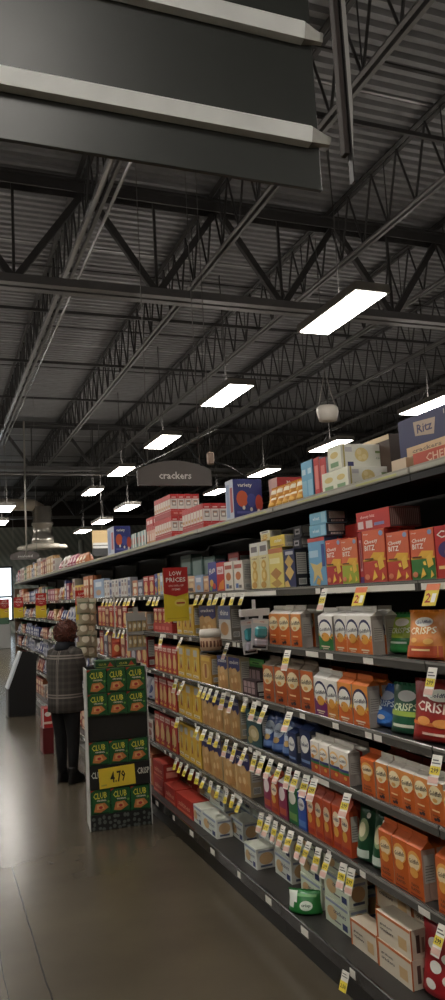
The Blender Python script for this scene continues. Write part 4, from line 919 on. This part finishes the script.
# walls
WALLD = mat((58, 48, 42), .7, kind='paper')
def stripewall():
    m = bpy.data.materials.new('striped_green_wall'); m.use_nodes = True; nt = m.node_tree; b = nt.nodes['Principled BSDF']; b.inputs['Roughness'].default_value = .6
    tc = nt.nodes.new('ShaderNodeTexCoord'); mp_ = nt.nodes.new('ShaderNodeMapping'); mp_.inputs['Rotation'].default_value = (0, math.radians(35), 0)
    wv = nt.nodes.new('ShaderNodeTexWave'); wv.inputs['Scale'].default_value = 1.1; wv.bands_direction = 'X'
    nt.links.new(tc.outputs['Object'], mp_.inputs[0]); nt.links.new(mp_.outputs[0], wv.inputs['Vector'])
    cr = nt.nodes.new('ShaderNodeValToRGB'); cr.color_ramp.elements[0].color = lin((170, 182, 174)) + (1,); cr.color_ramp.elements[1].color = lin((206, 212, 204)) + (1,)
    nt.links.new(wv.outputs['Fac'], cr.inputs[0]); nt.links.new(cr.outputs[0], b.inputs['Base Color']); return m
zw = at(40, 527, 1, YB).z
m = MB(); m.box((X0, YB, 0), (X1, YB + .2, zw), stripewall()); m.box((X0, YB - .06, zw), (X1, YB + .2, ZC + .2), WALLD); struct(m.build('wall_back'))
m = MB(); m.box((X1, YA, 0), (X1 + .2, YB, ZC + .2), WALLD); struct(m.build('wall_right'))
m = MB(); m.box((X0 - .2, YA, 0), (X0, YB, ZC + .2), mat((120, 112, 100), .7, kind='paper')); struct(m.build('wall_left'))
m = MB(); m.box((X0, YA - .2, 0), (X1, YA, ZC + .2), mat((120, 112, 100), .7, kind='paper')); struct(m.build('wall_front'))
# window, day-lit, far left of the end wall
pw0, pw1 = at(-14, 640, 1, YB), at(12.5, 568, 1, YB)
m = MB(); m.box((pw0.x, YB - .04, .8), (pw1.x, YB - .02, pw1.z), emit((225, 240, 250), 1.3, 'daylit_glass')); 
wn = MB(); zt_ = pw1.z
for a_, b_2 in ((pw0.x, pw0.x + .1), ((pw0.x + pw1.x) / 2 - .04, (pw0.x + pw1.x) / 2 + .04), (pw1.x - .1, pw1.x)): wn.box((a_, YB - .1, .7), (b_2, YB, zt_ + .1), STL)
for zz in (.7, zt_, zt_ * .55): wn.box((pw0.x, YB - .1, zz), (pw1.x, YB, zz + .1), STL)
w_ = struct(wn.build('window_1')); m.build('pane', w_)

# joists along the aisle
JX = [1.92 * k for k in range(-4, 13)]; zb, ztp = 6.45, 7.40
for jx in JX:
    m = MB(); y0, y1 = YA + .1, YB - .1
    for dx in (-.045, .045):
        m.box((jx + dx - .022, y0, zb), (jx + dx + .022, y1, zb + .02), STL); m.box((jx + dx - .004 + (-.018 if dx > 0 else .018), y0, zb + .02), (jx + dx + .004 + (-.018 if dx > 0 else .018), y1, zb + .06), STL)
        m.box((jx + dx - .03, y0, ztp - .02), (jx + dx + .03, y1, ztp), ST)
    y = y0; s = .62
    while y + s < y1:
        m.tube([(jx, y, ztp - .02), (jx, y + s / 2, zb + .03)], .016, ST, 6, False); m.tube([(jx, y + s / 2, zb + .03), (jx, y + s, ztp - .02)], .016, ST, 6, False)
        if (int(y / s) % 2) == 0: m.tube([(jx, y + s / 2, zb + .03), (jx, y + s / 2, ztp - .02)], .009, ST, 5, False)
        y += s
    struct(m.build('roof_joist'))
# girders across
for gy in (-4.6, 9.54, 23.6, 37.6):
    m = MB(); a, b = X0 + .1, X1 - .1; z0, z1 = 5.75, 7.28
    for dy in (-.09, .09):
        m.box((a, gy + dy - .06, z0), (b, gy + dy + .06, z0 + .025), STL); m.box((a, gy + dy - .012, z0 + .025), (b, gy + dy + .012, z0 + .13), STL)
        m.box((a, gy + dy - .07, z1 - .03), (b, gy + dy + .07, z1), ST); m.box((a, gy + dy - .012, z1 - .16), (b, gy + dy + .012, z1 - .03), ST)
    x = -7.68 + .0; s = 1.92
    k = -4
    for k in range(-4, 12):
        xa_ = 1.92 * k + .05; xm = xa_ + .96; xe = xa_ + 1.92
        bar(m, (xa_, gy, z1 - .08), (xm, gy, z0 + .08), .07, ST, .09); bar(m, (xm, gy, z0 + .08), (xe, gy, z1 - .08), .07, ST, .09)
        bar(m, (xm, gy, z0 + .08), (xm, gy, z1 - .08), .035, ST)
    struct(m.build('roof_girder'))
for yy in (2.1, 6.9, 11.7, 16.5, 21.3, 26.1, 30.9):
    m = MB(); m.box((X0 + .1, yy, ZC - .012), (X1 - .1, yy + .03, ZC - .002), mat((176, 176, 176), .35, .5, 'steel')); struct(m.build('deck_seam'))
# bridging angles between joists
for i, yy in enumerate((3.4, 6.3, 12.3, 15.1, 17.9, 20.7, 26.5, 29.4, 32.3, 35.2)):
    m = MB(); m.box((X0 + .1, yy - .02, zb + .07), (X1 - .1, yy + .02, zb + .09), ST); m.box((X0 + .1, yy - .02, zb + .09), (X1 - .1, yy - .015, zb + .12), ST)
    m.box((X0 + .1, yy - .02, ztp - .09), (X1 - .1, yy + .02, ztp - .07), ST); struct(m.build('joist_bridging'))
# bright strut channels and conduits under the first joists
GAL = mat((150, 150, 150), .3, .7, 'steel')
m = MB(); GAL = mat((196, 198, 200), .25, .6, 'steel'); m.box((1.80, 5.5, 6.36), (1.84, 23.3, 6.41), GAL); m.box((1.80, 5.5, 6.41), (1.81, 23.3, 6.44), GAL); m.box((1.83, 5.5, 6.41), (1.84, 23.3, 6.44), GAL); o = m.build('strut_channel'); tag(o, 'bright galvanised channel running along the leftmost roof joist', 'channel')
m = MB(); m.tube([(2.05, 5.5, 6.42), (2.05, 23.3, 6.42)], .022, GAL, 8); o = m.build('conduit'); tag(o, 'grey conduit beside the galvanised channel at the left', 'conduit')
m = MB(); m.tube([at(0, 415 / 1 + 45, 2, 5.5) * 1.0, at(218, 429, 2, 5.5)], .02, GAL, 8)
# long pipe near the far girder
m = MB(); m.tube([(X0 + .3, 23.0, 5.55), (X1 - .3, 23.0, 5.55)], .045, STL, 10); o = m.build('sprinkler_pipe'); tag(o, 'long horizontal pipe under the far girder', 'pipe')
pA, pB = at(150, 460, 0, 3.55), at(217, 430, 0, 3.55)
m = MB(); pA = at(125, 473, 2, 4.9); pB = at(217, 429, 2, 4.9); m.tube([pA, pB], .018, GAL, 8)
for t_ in (.1, .9):
    pp = pA.lerp(pB, t_); m.tube([pp, (pp.x, pp.y, 6.5)], .005, ST, 5)
o = m.build('conduit'); tag(o, 'thin bright conduit crossing behind the crackers sign', 'conduit')

# ceiling lights
LH = mat((150, 146, 140), .5, .1, 'steel'); LE = emit((255, 249, 240), 16.0, 'lamp_diffuser')
hmesh = MB(); hmesh.add([(-.20, -.64, .0), (.20, -.64, 0), (.20, .64, 0), (-.20, .64, 0), (-.195, -.635, .085), (.195, -.635, .085), (.195, .635, .085), (-.195, .635, .085)], [(4, 5, 6, 7), (0, 1, 5, 4), (1, 2, 6, 5), (2, 3, 7, 6), (3, 0, 4, 7), (3, 2, 1, 0)], LH)
dmesh = MB(); dmesh.box((-.175, -.60, -.006), (.175, .60, -.001), LE)
UP = emit((255, 246, 236), 7.5, 'added_uplight')  # glowing strip added on top of each housing to brighten the ceiling
umesh = MB(); umesh.box((-.09, -.5, .086), (.09, .5, .090), UP); UM = umesh.mesh('added_uplight')
HM, DM = hmesh.mesh('housing'), dmesh.mesh('diffuser')
def cablemesh(L):
    m = MB()
    for dy in (-.4, .4): m.tube([(0, dy, .065), (0, 0, .3)], .002, mat((40, 39, 38), .7), 5)
    m.tube([(0, 0, .3), (0, 0, L)], .004, mat((60, 59, 58), .6), 5); m.tube([(.06, .1, .07), (.05, .08, L * .3), (.02, .02, L * .6), (0.0, .03, L)], .006, mat((78, 76, 74), .6), 5)
    return m.mesh('cable')
CM = {z: cablemesh(6.45 - z) for z in (4.57, 3.93)}
def lamp(x, y, z, label):
    e = empty('ceiling_light', (x, y, z)); tag(e, label, 'ceiling light', 'hanging strip lights')
    link('housing', HM, e); link('diffuser', DM, e); link('added_uplight', UM, e); link('cable', CM[z], e)
ys = [-3.5, -.1, 3.3, 6.68, 10.05, 13.4, 16.75, 20.1]
rown = {-3.14: 'row left of the aisle with added far lamps', .28: 'row straight above the aisle with added far lamps', 4.08: 'row with the biggest visible light', 7.70: 'row at the right edge', 11.3: 'row farthest right'}
for x, rn in rown.items():
    for i, y in enumerate(ys + ([23.5, 26.9, 30.3, 33.7, 37.1, 40.5] if x < 1 else [])):  # far lamps out of frame are added to light the end wall
        lamp(x, y, 4.57, 'white glowing strip light, %s from the camera in the %s' % (ORD[i], rn))
for i, p in enumerate([(127, 508), (102, 522), (82.7, 531.5), (5, 509), (0, 523)]):
    w = at(p[0], p[1], 2, 3.93); lamp(w.x, w.y, 3.93, 'small low hung light above the far shelving, %s from the left' % ['rightmost', 'second', 'third', 'fourth', 'fifth'][i] if 0 else ['low hung distant light, rightmost of three past the crackers sign', 'low hung distant light, middle of three past the crackers sign', 'low hung distant light, leftmost of three past the crackers sign', 'low hung distant light beside the round duct', 'lowest distant light at the left frame edge'][i])

# overhead sign panel, near
PN_ = mat((46, 48, 45), .4, .1, 'steel'); AL = mat((224, 225, 222), .4, .2, 'steel')
Ys = 2.0
q = lambda px, py: at(px, py, 1, Ys)
lo = q(327, 186); xr_ = lo.x; zl = lo.z; xL = -1.15; zT = q(311, 24).z + .75
sg = empty('overhead_sign', ((xL + xr_) / 2, Ys, zl)); tag(sg, 'large dark overhead panel with pale metal rails at upper left', 'sign')
ox, oz = sg.location.x, sg.location.z
m = MB(); m.box((xL - ox, .03, 0), (xr_ - ox, .045, zT - oz), PN_, bev=.002); m.build('dark_panel', sg)
for (yb1, yt1) in ((q(311, 143).z, q(311, 126.5).z), (q(311, 41).z, q(311, 23.6).z)):
    hr = yt1 - yb1; xe = q(333, 150).x; ytilt = .03
    m = MB()
    x0_ = xL - .05 - ox; x1_ = q(311, 126).x - ox; x2 = xe - ox; zz0, zz1 = yb1 - oz, yt1 - oz
    pr = [(.028, zz0), (.0, zz0 + .004), (-.012, zz1 - .01), (-.004, zz1), (.028, zz1)]
    def rg(x, k=1): 
        zc = (zz0 + zz1) / 2; return [Vector((x, a * k + .028 * (1 - k), zc + (b - zc) * k)) for a, b in pr]
    m.loft([rg(x0_), rg(x1_)], AL, sm=False); m.build('rail', sg)
    m = MB(); m.loft([rg(x1_), rg(x2 - .012, .55), rg(x2, .55)], mat((130, 128, 122), .4, .4, 'steel'), sm=False); m.build('rail_end', sg)
px0, px1 = q(338, 60).x, q(343, 60).x
m = MB(); m.box((px0 - ox, .0, q(340, 152).z - oz), (px0 + .018 - ox, .03, zT - oz), mat((44, 36, 33), .85, .0, 'steel'), bev=.002); m.build('end_post', sg)
m = MB(); m.box((px0 + .022 - ox, -.005, q(342, 180).z - oz), (px0 + .027 - ox, .02, zT - oz), mat((30, 27, 27), .6, .0, 'steel')); m.build('edge_plate', sg)
m = MB(); x_ = px0 + .029 - ox
zA, zB = q(344, 160).z - oz, q(350, 100).z - oz
m.add([(x_, .0, zA), (x_ + .016, .0, zB), (x_ + .022, .0, zT - oz), (x_, .0, zT - oz), (x_, .006, zA), (x_ + .008, .006, zB), (x_ + .014, .006, zT - oz), (x_, .006, zT - oz)], [(0, 1, 2, 3), (7, 6, 5, 4), (0, 4, 5, 1), (1, 5, 6, 2), (2, 6, 7, 3), (3, 7, 4, 0)], mat((170, 168, 164), .35, .3, 'steel')); m.build('bright_plate', sg)
for x_ in (xL + .3, .3, xr_ - .1):
    m = MB(); m.tube([(x_ - ox, .035, zT - oz), (x_ - ox, .035, 6.44 - oz)], .006, ST, 6); m.build('hanger_rod', sg)

# arched aisle signs
def arch_sign(px0, px1, y0, y1, yarch, Yw, text, label, rods):
    q = lambda px, py: at(px, py, 1, Yw)
    p0 = q(px0, y1); w = q(px1, y1).x - p0.x; h = q((px0 + px1) / 2, y0).z - q((px0 + px1) / 2, y1).z; ha = q((px0 + px1) / 2, yarch).z - q((px0 + px1) / 2, y0).z
    e = empty('aisle_sign', (p0.x + w / 2, Yw, p0.z)); tag(e, label, 'sign', 'arched aisle signs')
    ps = [(-w / 2, 0), (w / 2, 0), (w / 2, h)] + [(w / 2 - w * i / 16, h + ha * math.sin(PI * i / 16) ** .8) for i in range(1, 16)] + [(-w / 2, h)]
    m = MB(); n = len(ps); m.add([(x, 0, z) for x, z in ps] + [(x, .03, z) for x, z in ps], [tuple(range(n)), tuple(range(2 * n - 1, n - 1, -1))] + [(i, i + n, (i + 1) % n + n, (i + 1) % n) for i in range(n)], mat((88, 81, 77), .5, kind='paper')); m.build('sign_board', e)
    m = MB(); graphics(m, [('t', text, .5, .5, .44 if text == 'crackers' else .5, .36, (214, 210, 206))], lambda u, v, o: Vector((-w / 2 + u * w, -o - .001, v * (h + ha * .5)))); m.build('lettering', e)
    for s in rods:
        m = MB(); m.tube([(s * w, .015, h + ha * .5), (s * w, .015, 6.45 - p0.z)], .004, STL, 5); m.build('hanger_rod', e)
    return e
arch_sign(138, 212, 470, 485.5, 460.5, 6.1, 'crackers', 'dark arched aisle sign reading crackers hanging above the shelving', (-.35, .35))
arch_sign(10.5, 40, 555, 560, 551, 17.5, 'seafood', 'small distant dark arched sign with pale word under the duct', (-.4, .4))
# tan sensor by crackers sign and curved wire
p = at(210.5, 458, 1, 7.0); e = empty('ceiling_sensor', p); tag(e, 'small tan sensor on a hanging wire right of the crackers sign', 'sensor')
m = MB(); m.box((-.035, -.03, -.07), (.035, .03, .06), mat((150, 126, 110), .5), bev=.015); m.build('sensor_body', e)
m = MB(); m.tube([(0, 0, .06), (0, 0, 6.45 - p.z)], .005, STL, 5); m.build('wire', e)
for x in (-6.6,):  # unseen extra row, added to brighten the far wall
    for i, y in enumerate((23.5, 26.9, 30.3, 33.7, 37.1, 40.5)): lamp(x, y, 4.57, 'added white glowing strip light, %s in the unseen row far left beyond the frame' % ORD[i])
pts = [at(a, b, 1, 6.2) for a, b in ((214, 462), (228, 466), (240, 473), (250, 482), (257, 494))]
m = MB(); m.tube(pts, .006, mat((20, 20, 20), .4), 6); o = m.build('curved_arm'); tag(o, 'thin black curved arm between crackers sign and blue box', 'arm')
# white canister
p = at(327.5, 412, 1, 8.6); e = empty('access_point', p); tag(e, 'small white canister hanging from two wires right of the lights', 'canister')
m = MB(); r_ = .155; N = 20
ring = lambda r, z: [Vector((r * math.cos(2 * PI * k / N), r * .8 * math.sin(2 * PI * k / N), z)) for k in range(N)]
m.loft([ring(r_ * .5, -.13), ring(r_ * .8, -.12), ring(r_ * .88, -.07), ring(r_, .0), ring(r_ * .98, .05), ring(r_ * .8, .08), ring(r_ * .3, .09)], mat((206, 196, 184), .5, kind='paper')); m.build('canister_body', e)
m = MB(); m.tube([(-r_ * .85, 0, .06), (-.05, 0, .36), (0, 0, .6), (.05, 0, .36), (r_ * .85, 0, .06)], .008, mat((150, 146, 140), .5), 5); m.tube([(0, 0, .6), (0, 0, 6.45 - p.z)], .005, STL, 5); m.build('wire', e)

# far duct and canopy
Yu = 26.0; q = lambda px, py: at(px, py, 1, Yu)
e = empty('ventilation_duct', (q(43, 520).x, Yu, q(43, 540).z)); tag(e, 'galvanised round duct bending down to a pale flared canopy at far left', 'duct')
o_ = e.location; L_ = lambda p: Vector(p) - Vector(o_)
GD = mat((186, 182, 172), .22, .6, 'steel'); GP = mat((190, 180, 164), .4, .3, 'steel')
pa, pb, pc, pdn = q(-60, 503), q(33, 505), q(41, 510), q(43, 518)
m = MB(); m.tube([L_(pa), L_(q(0, 504.5)), L_(pb), L_(pc)], .2, GP, 14); m.build('horizontal_duct', e)
m = MB(); N = 18; c = L_(q(42, 507)); cb = L_(q(42.5, 545))
def rg2(r, z): return [Vector((c.x + r * math.cos(2 * PI * k / N), r * math.sin(2 * PI * k / N), z)) for k in range(N)]
hcol = c.z - cb.z
m.loft([rg2(.38, cb.z), rg2(.38, cb.z + hcol * .2), rg2(.33, cb.z + hcol * .24), rg2(.33, cb.z + hcol * .5), rg2(.37, cb.z + hcol * .53), rg2(.37, cb.z + hcol * .58), rg2(.33, cb.z + hcol * .6), rg2(.33, c.z)], GD); m.build('vertical_duct', e)
m = MB(); m.loft([rg2(.86, cb.z - .12), rg2(.80, cb.z - .03), rg2(.34, cb.z + .05)], mat((214, 204, 188), .5, kind='paper')); m.build('canopy', e)
# sign posts / hanging rods of the far sign, thick
p = at(26.5, 555, 1, 17.4); m = MB(); m.tube([(p.x, 17.4, p.z), (p.x, 17.4, at(26.5, 421, 1, 17.4).z)], .02, mat((190, 186, 178), .4, .2), 8); o = m.build('hanging_pole'); tag(o, 'thin pale vertical pole hanging at the far left', 'pole')
# far beige boards
p0, p1 = at(93, 556, 1, 20), at(112, 530, 1, 20); w, h = p1.x - p0.x, p1.z - p0.z
e = empty('far_sign', (p0.x, 20, p0.z)); tag(e, 'distant beige and white banner board above the shelving', 'banner')
m = MB(); m.box((0, 0, h * .3), (w, .05, h), mat((200, 168, 110), .5, kind='paper')); graphics(m, [('r', 0, .0, 1, .3, (205, 205, 200)), ('r', .0, .12, 1, .18, (90, 90, 90))], lambda u, v, o: Vector((u * w, -o, h * .3 + v * h * .7))); m.build('board', e)
m = MB(); m.box((0, 0, 0), (w, .05, h * .29), mat((40, 40, 42), .5, kind='paper')); m.build('lower_board', e)
m = MB(); m.tube([(w / 2, .02, h), (w / 2, .02, 6.44 - p0.z)], .01, STL, 6); m.build('hanger_rod', e)
# far white column
p = at(81.5, 560, 1, 34); m = MB(); m.tube([(p.x, 34, 0), (p.x, 34, at(81.5, 540, 1, 34).z)], .12, mat((190, 196, 186), .5), 10); o = m.build('pipe_column'); tag(o, 'pale thin column far behind the shelving ledge', 'column')
# far low fixtures beyond the end of the run
e = empty('produce_case', (1.2, 30, 0)); tag(e, 'long low pale case near the daylit window at the far end', 'case')
m = MB(); m.box((-2.4, 0, 0), (1.6, 1.2, .9), mat((150, 150, 146), .4, kind='paper'), bev=.02); m.build('case_body', e)
m = MB(); m.box((-2.4, .5, .9), (1.6, 1.2, 1.7), mat((60, 96, 70), .6, kind='paper'), bev=.03); m.build('case_display', e)

# ------------------------------------------------------------------ woman
pf = at(68, 783, 2, 0); PX, PY = pf.x, pf.y + .02
wm = empty('person', (PX, PY, 0)); wm.rotation_euler.z = math.radians(-48); wm.scale = (.84, .92, 1)
tag(wm, 'person with curly auburn hair in grey plaid coat, standing back to camera browsing shelf', 'person')
def skin(name, joints, edges, m, parent, sub=2, root=0):
    me = bpy.data.meshes.new(name); me.from_pydata([j[0] for j in joints], edges, [])
    o = bpy.data.objects.new(name, me); COL.objects.link(o)
    md = o.modifiers.new('s', 'SKIN'); md.use_smooth_shade = True
    for i, j in enumerate(joints):
        r = j[1]; o.data.skin_vertices[0].data[i].radius = (r, r) if not isinstance(r, tuple) else r
    o.data.skin_vertices[0].data[root].use_root = True
    sb = o.modifiers.new('ss', 'SUBSURF'); sb.levels = sub; sb.render_levels = sub
    dg = bpy.context.evaluated_depsgraph_get(); dg.update()
    nm = bpy.data.meshes.new_from_object(o.evaluated_get(dg)); bpy.data.objects.remove(o)
    nm.name = name; nm.materials.clear(); nm.materials.append(m)
    for p in nm.polygons: p.use_smooth = True
    return link(name, nm, parent)
SK = mat((196, 146, 122), .5); HT = 1.50
J = [((0, 0, .80), (.13, .10)), ((0, 0, .95), (.12, .09)), ((0, .0, 1.12), (.14, .10)), ((0, .0, 1.22), (.07, .06)), ((0, .02, 1.28), .048), ((0, .045, 1.36), (.07, .08)), ((0, .05, 1.43), (.068, .08)),
     ((.15, .01, 1.20), .05), ((.21, .06, .98), .038), ((.18, .26, 1.02), .028), ((.175, .30, 1.03), .024),
     ((-.15, .01, 1.20), .05), ((-.22, .03, .97), .038), ((-.15, .22, .99), .028), ((-.145, .26, 1.0), .024),
     ((.085, 0, .72), .085), ((.09, .01, .42), .055), ((.09, -.01, .09), .036), ((.095, .09, .035), .03),
     ((-.085, 0, .72), .085), ((-.085, .02, .42), .055), ((-.08, 0.02, .09), .036), ((-.085, .12, .035), .03)]
E_ = [(0, 1), (1, 2), (2, 3), (3, 4), (4, 5), (5, 6), (2, 7), (7, 8), (8, 9), (9, 10), (2, 11), (11, 12), (12, 13), (13, 14), (0, 15), (15, 16), (16, 17), (17, 18), (0, 19), (19, 20), (20, 21), (21, 22)]
# fingers and thumbs
for (hp, sx) in ((10, 1), (14, -1)):
    bx_, by_, bz_ = J[hp][0]
    for k in range(4):
        i0 = len(J); dx = (k - 1.5) * .016
        L1 = (.028, .032, .03, .024)[k]
        J.append(((bx_ + dx, by_ + .035, bz_ - .002), .0095)); J.append(((bx_ + dx, by_ + .035 + L1, bz_ - .012), .0085)); J.append(((bx_ + dx, by_ + .035 + L1 * 1.5, bz_ - .035), .0075))
        E_ += [(hp, i0), (i0, i0 + 1), (i0 + 1, i0 + 2)]
    i0 = len(J); J.append(((bx_ - sx * .03, by_ + .005, bz_ - .008), .0105)); J.append(((bx_ - sx * .042, by_ + .035, bz_ - .02), .009)); E_ += [(hp, i0), (i0, i0 + 1)]
skin('body', J, E_, SK, wm)
# facial features as small skinless shapes on the far side
m = MB(); m.tube([(0, .125, 1.405), (0, .148, 1.375), (0, .128, 1.37)], [.007, .013, .008], SK, 8); m.build('nose', wm)
for s in (-1, 1):
    m = MB(); m.tube([(s * .03, .120, 1.402), (s * .03, .127, 1.402)], [.012, .007], mat((230, 226, 220), .3), 8); m.tube([(s * .03, .127, 1.402), (s * .03, .129, 1.402)], .005, mat((60, 44, 34), .3), 8); m.build('eye', wm)
    m = MB(); m.tube([(s * .072, .045, 1.375), (s * .082, .04, 1.39), (s * .08, .04, 1.415)], [.008, .012, .008], SK, 8); m.build('ear', wm)
m = MB(); m.tube([(-.022, .122, 1.345), (0, .130, 1.343), (.022, .122, 1.345)], [.003, .006, .003], mat((150, 70, 66), .5), 8); m.build('mouth', wm)
# coat
def coat_mat():
    m = bpy.data.materials.new('grey_plaid_wool'); m.use_nodes = True; nt = m.node_tree; b = nt.nodes['Principled BSDF']; b.inputs['Roughness'].default_value = .9; L = nt.links
    tc = nt.nodes.new('ShaderNodeTexCoord'); sp = nt.nodes.new('ShaderNodeSeparateXYZ'); L.new(tc.outputs['Object'], sp.inputs[0])
    def stripe(sock, per, off, wid):
        a = nt.nodes.new('ShaderNodeMath'); a.operation = 'ADD'; a.inputs[1].default_value = off + 10 * per; L.new(sock, a.inputs[0])
        c = nt.nodes.new('ShaderNodeMath'); c.operation = 'MODULO'; c.inputs[1].default_value = per; L.new(a.outputs[0], c.inputs[0])
        d = nt.nodes.new('ShaderNodeMath'); d.operation = 'COMPARE'; d.inputs[1].default_value = per / 2; d.inputs[2].default_value = wid; L.new(c.outputs[0], d.inputs[0]); return d
    ls = [stripe(sp.outputs['Z'], .36, .105, .006), stripe(sp.outputs['Z'], .36, .08, .006), stripe(sp.outputs['X'], .26, .12, .004), stripe(sp.outputs['X'], .26, .10, .004)]
    cur = ls[0]
    for n_ in ls[1:]:
        x = nt.nodes.new('ShaderNodeMath'); x.operation = 'MAXIMUM'; L.new(cur.outputs[0], x.inputs[0]); L.new(n_.outputs[0], x.inputs[1]); cur = x
    fine = stripe(sp.outputs['Z'], .06, 0, .012); fine2 = stripe(sp.outputs['X'], .06, 0, .012)
    fx = nt.nodes.new('ShaderNodeMath'); fx.operation = 'ADD'; L.new(fine.outputs[0], fx.inputs[0]); L.new(fine2.outputs[0], fx.inputs[1])
    fm = nt.nodes.new('ShaderNodeMath'); fm.operation = 'MULTIPLY'; fm.inputs[1].default_value = .5; L.new(fx.outputs[0], fm.inputs[0])
    m1 = nt.nodes.new('ShaderNodeMix'); m1.data_type = 'RGBA'; m1.inputs['A'].default_value = lin((58, 54, 50)) + (1,); m1.inputs['B'].default_value = lin((76, 71, 66)) + (1,); L.new(fm.outputs[0], m1.inputs['Factor'])
    m2 = nt.nodes.new('ShaderNodeMix'); m2.data_type = 'RGBA'; L.new(m1.outputs['Result'], m2.inputs['A']); m2.inputs['B'].default_value = lin((128, 120, 112)) + (1,); L.new(cur.outputs[0], m2.inputs['Factor'])
    L.new(m2.outputs['Result'], b.inputs['Base Color']); return m
CO = coat_mat()
def er(z, a, b, cx=0, cy=0, n=28, w=0): return [Vector((cx + a * math.cos(2 * PI * k / n) * (1 + w * math.sin(5 * 2 * PI * k / n)), cy + b * math.sin(2 * PI * k / n) * (1 + w * math.sin(4 * 2 * PI * k / n + 1)), z)) for k in range(n)]
m = MB(); m.loft([er(.655, .20, .145, w=.03), er(.66, .218, .158, w=.03), er(.75, .215, .155, w=.02), er(.88, .208, .15, w=.015), er(1.0, .205, .148, w=.01), er(1.1, .205, .142), er(1.17, .19, .125), er(1.215, .15, .10), er(1.245, .10, .08), er(1.27, .07, .065, cy=.01)], CO)
m.build('coat', wm)
for s in (-1, 1):
    i = 7 if s > 0 else 11; p = [Vector(J[i + k][0]) for k in range(3)]
    m = MB(); m.tube([p[0] + Vector((-s * .06, 0, -.005)), p[0] + Vector((s * .01, 0, -.02)), p[0].lerp(p[1], .5) + Vector((s * .008, 0, 0)), p[1], p[1].lerp(p[2], .45), p[2]], [.075, .078, .068, .062, .056, .046], CO, 16)
    m.build('sleeve', wm)
m = MB(); m.loft([er(1.225, .098, .092, 0, .0), er(1.24, .118, .108, 0, .01, w=.05), er(1.28, .11, .105, 0, .02, w=.06), er(1.31, .088, .09, 0, .03)], mat((22, 24, 32), .9)); m.build('scarf', wm)
# hair: curls over a cap
HR = [mat((104, 52, 34), .55), mat((84, 40, 28), .6), mat((70, 36, 28), .6)]
m = MB(); hc = Vector((0, .035, 1.395))
bmh = bmesh.new(); bmesh.ops.create_icosphere(bmh, subdivisions=4, radius=1)
rnd = random.Random(5); vs = []
import mathutils.noise as mn
for v in bmh.verts:
    d_ = v.co.copy(); k = 1 + .09 * mn.noise(d_ * 5) + .05 * mn.noise(d_ * 13)
    y_ = d_.y * .122 * k
    if d_.y > .25 and d_.z < .35: y_ = min(y_, .03)
    vs.append(hc + Vector((d_.x * .132 * k, y_ * 1.0, d_.z * .108 * k)))
bmh.verts.index_update(); m.add(vs, [tuple(v.index for v in f.verts) for f in bmh.faces], HR[1], True); bmh.free()
for i in range(230):
    while True:
        d_ = Vector((rnd.gauss(0, 1), rnd.gauss(0, 1), rnd.gauss(0, 1))).normalized()
        if not (d_.y > .35 and d_.z < .4): break
    p = hc + Vector((d_.x * .132, d_.y * .114, d_.z * .108)); t1 = d_.orthogonal().normalized(); t1.rotate(Matrix.Rotation(rnd.random() * 6.28, 3, d_)); t2 = d_.cross(t1); r0 = rnd.uniform(.010, .018)
    pts = [p + (t1 * math.cos(a) + t2 * math.sin(a)) * r0 + d_ * (.003 * a) for a in [j * .9 for j in range(7)]]
    m.tube(pts, .0042, HR[i % 3], 5)
m.build('hair', wm)
BP = mat((14, 14, 17), .8)
m = MB()
for s, o1, o2 in ((1, .01, -.01), (-1, .02, .02)):
    N = 16
    m.loft([er(.08, .048, .05, s * .088, o2, N), er(.25, .056, .06, s * .09, (o1 + o2) / 2, N), er(.42, .068, .072, s * .09, o1, N), er(.60, .086, .092, s * .088, 0, N), er(.74, .098, .11, s * .082, 0, N)], BP)
m.loft([er(.70, .165, .12), er(.80, .17, .125), er(.92, .15, .11)], BP); m.build('trousers', wm)
BT = mat((20, 18, 18), .4)
for s, dy in ((1, -.01), (-1, .02)):
    m = MB(); cx = s * .092
    m.loft([er(.0, .048, .125, cx, .055 + dy, 18), er(.02, .05, .13, cx, .055 + dy, 18), er(.05, .045, .115, cx, .05 + dy, 18), er(.085, .042, .075, cx, .02 + dy, 18), er(.13, .044, .05, cx, dy, 18), er(.15, .045, .052, cx, dy, 18)], BT); m.build('boot', wm)

# world: faint interior ambience from outside
w = bpy.data.worlds.new('world'); S.world = w; w.use_nodes = True
w.node_tree.nodes['Background'].inputs[0].default_value = lin((200, 205, 215)) + (1,); w.node_tree.nodes['Background'].inputs[1].default_value = .3
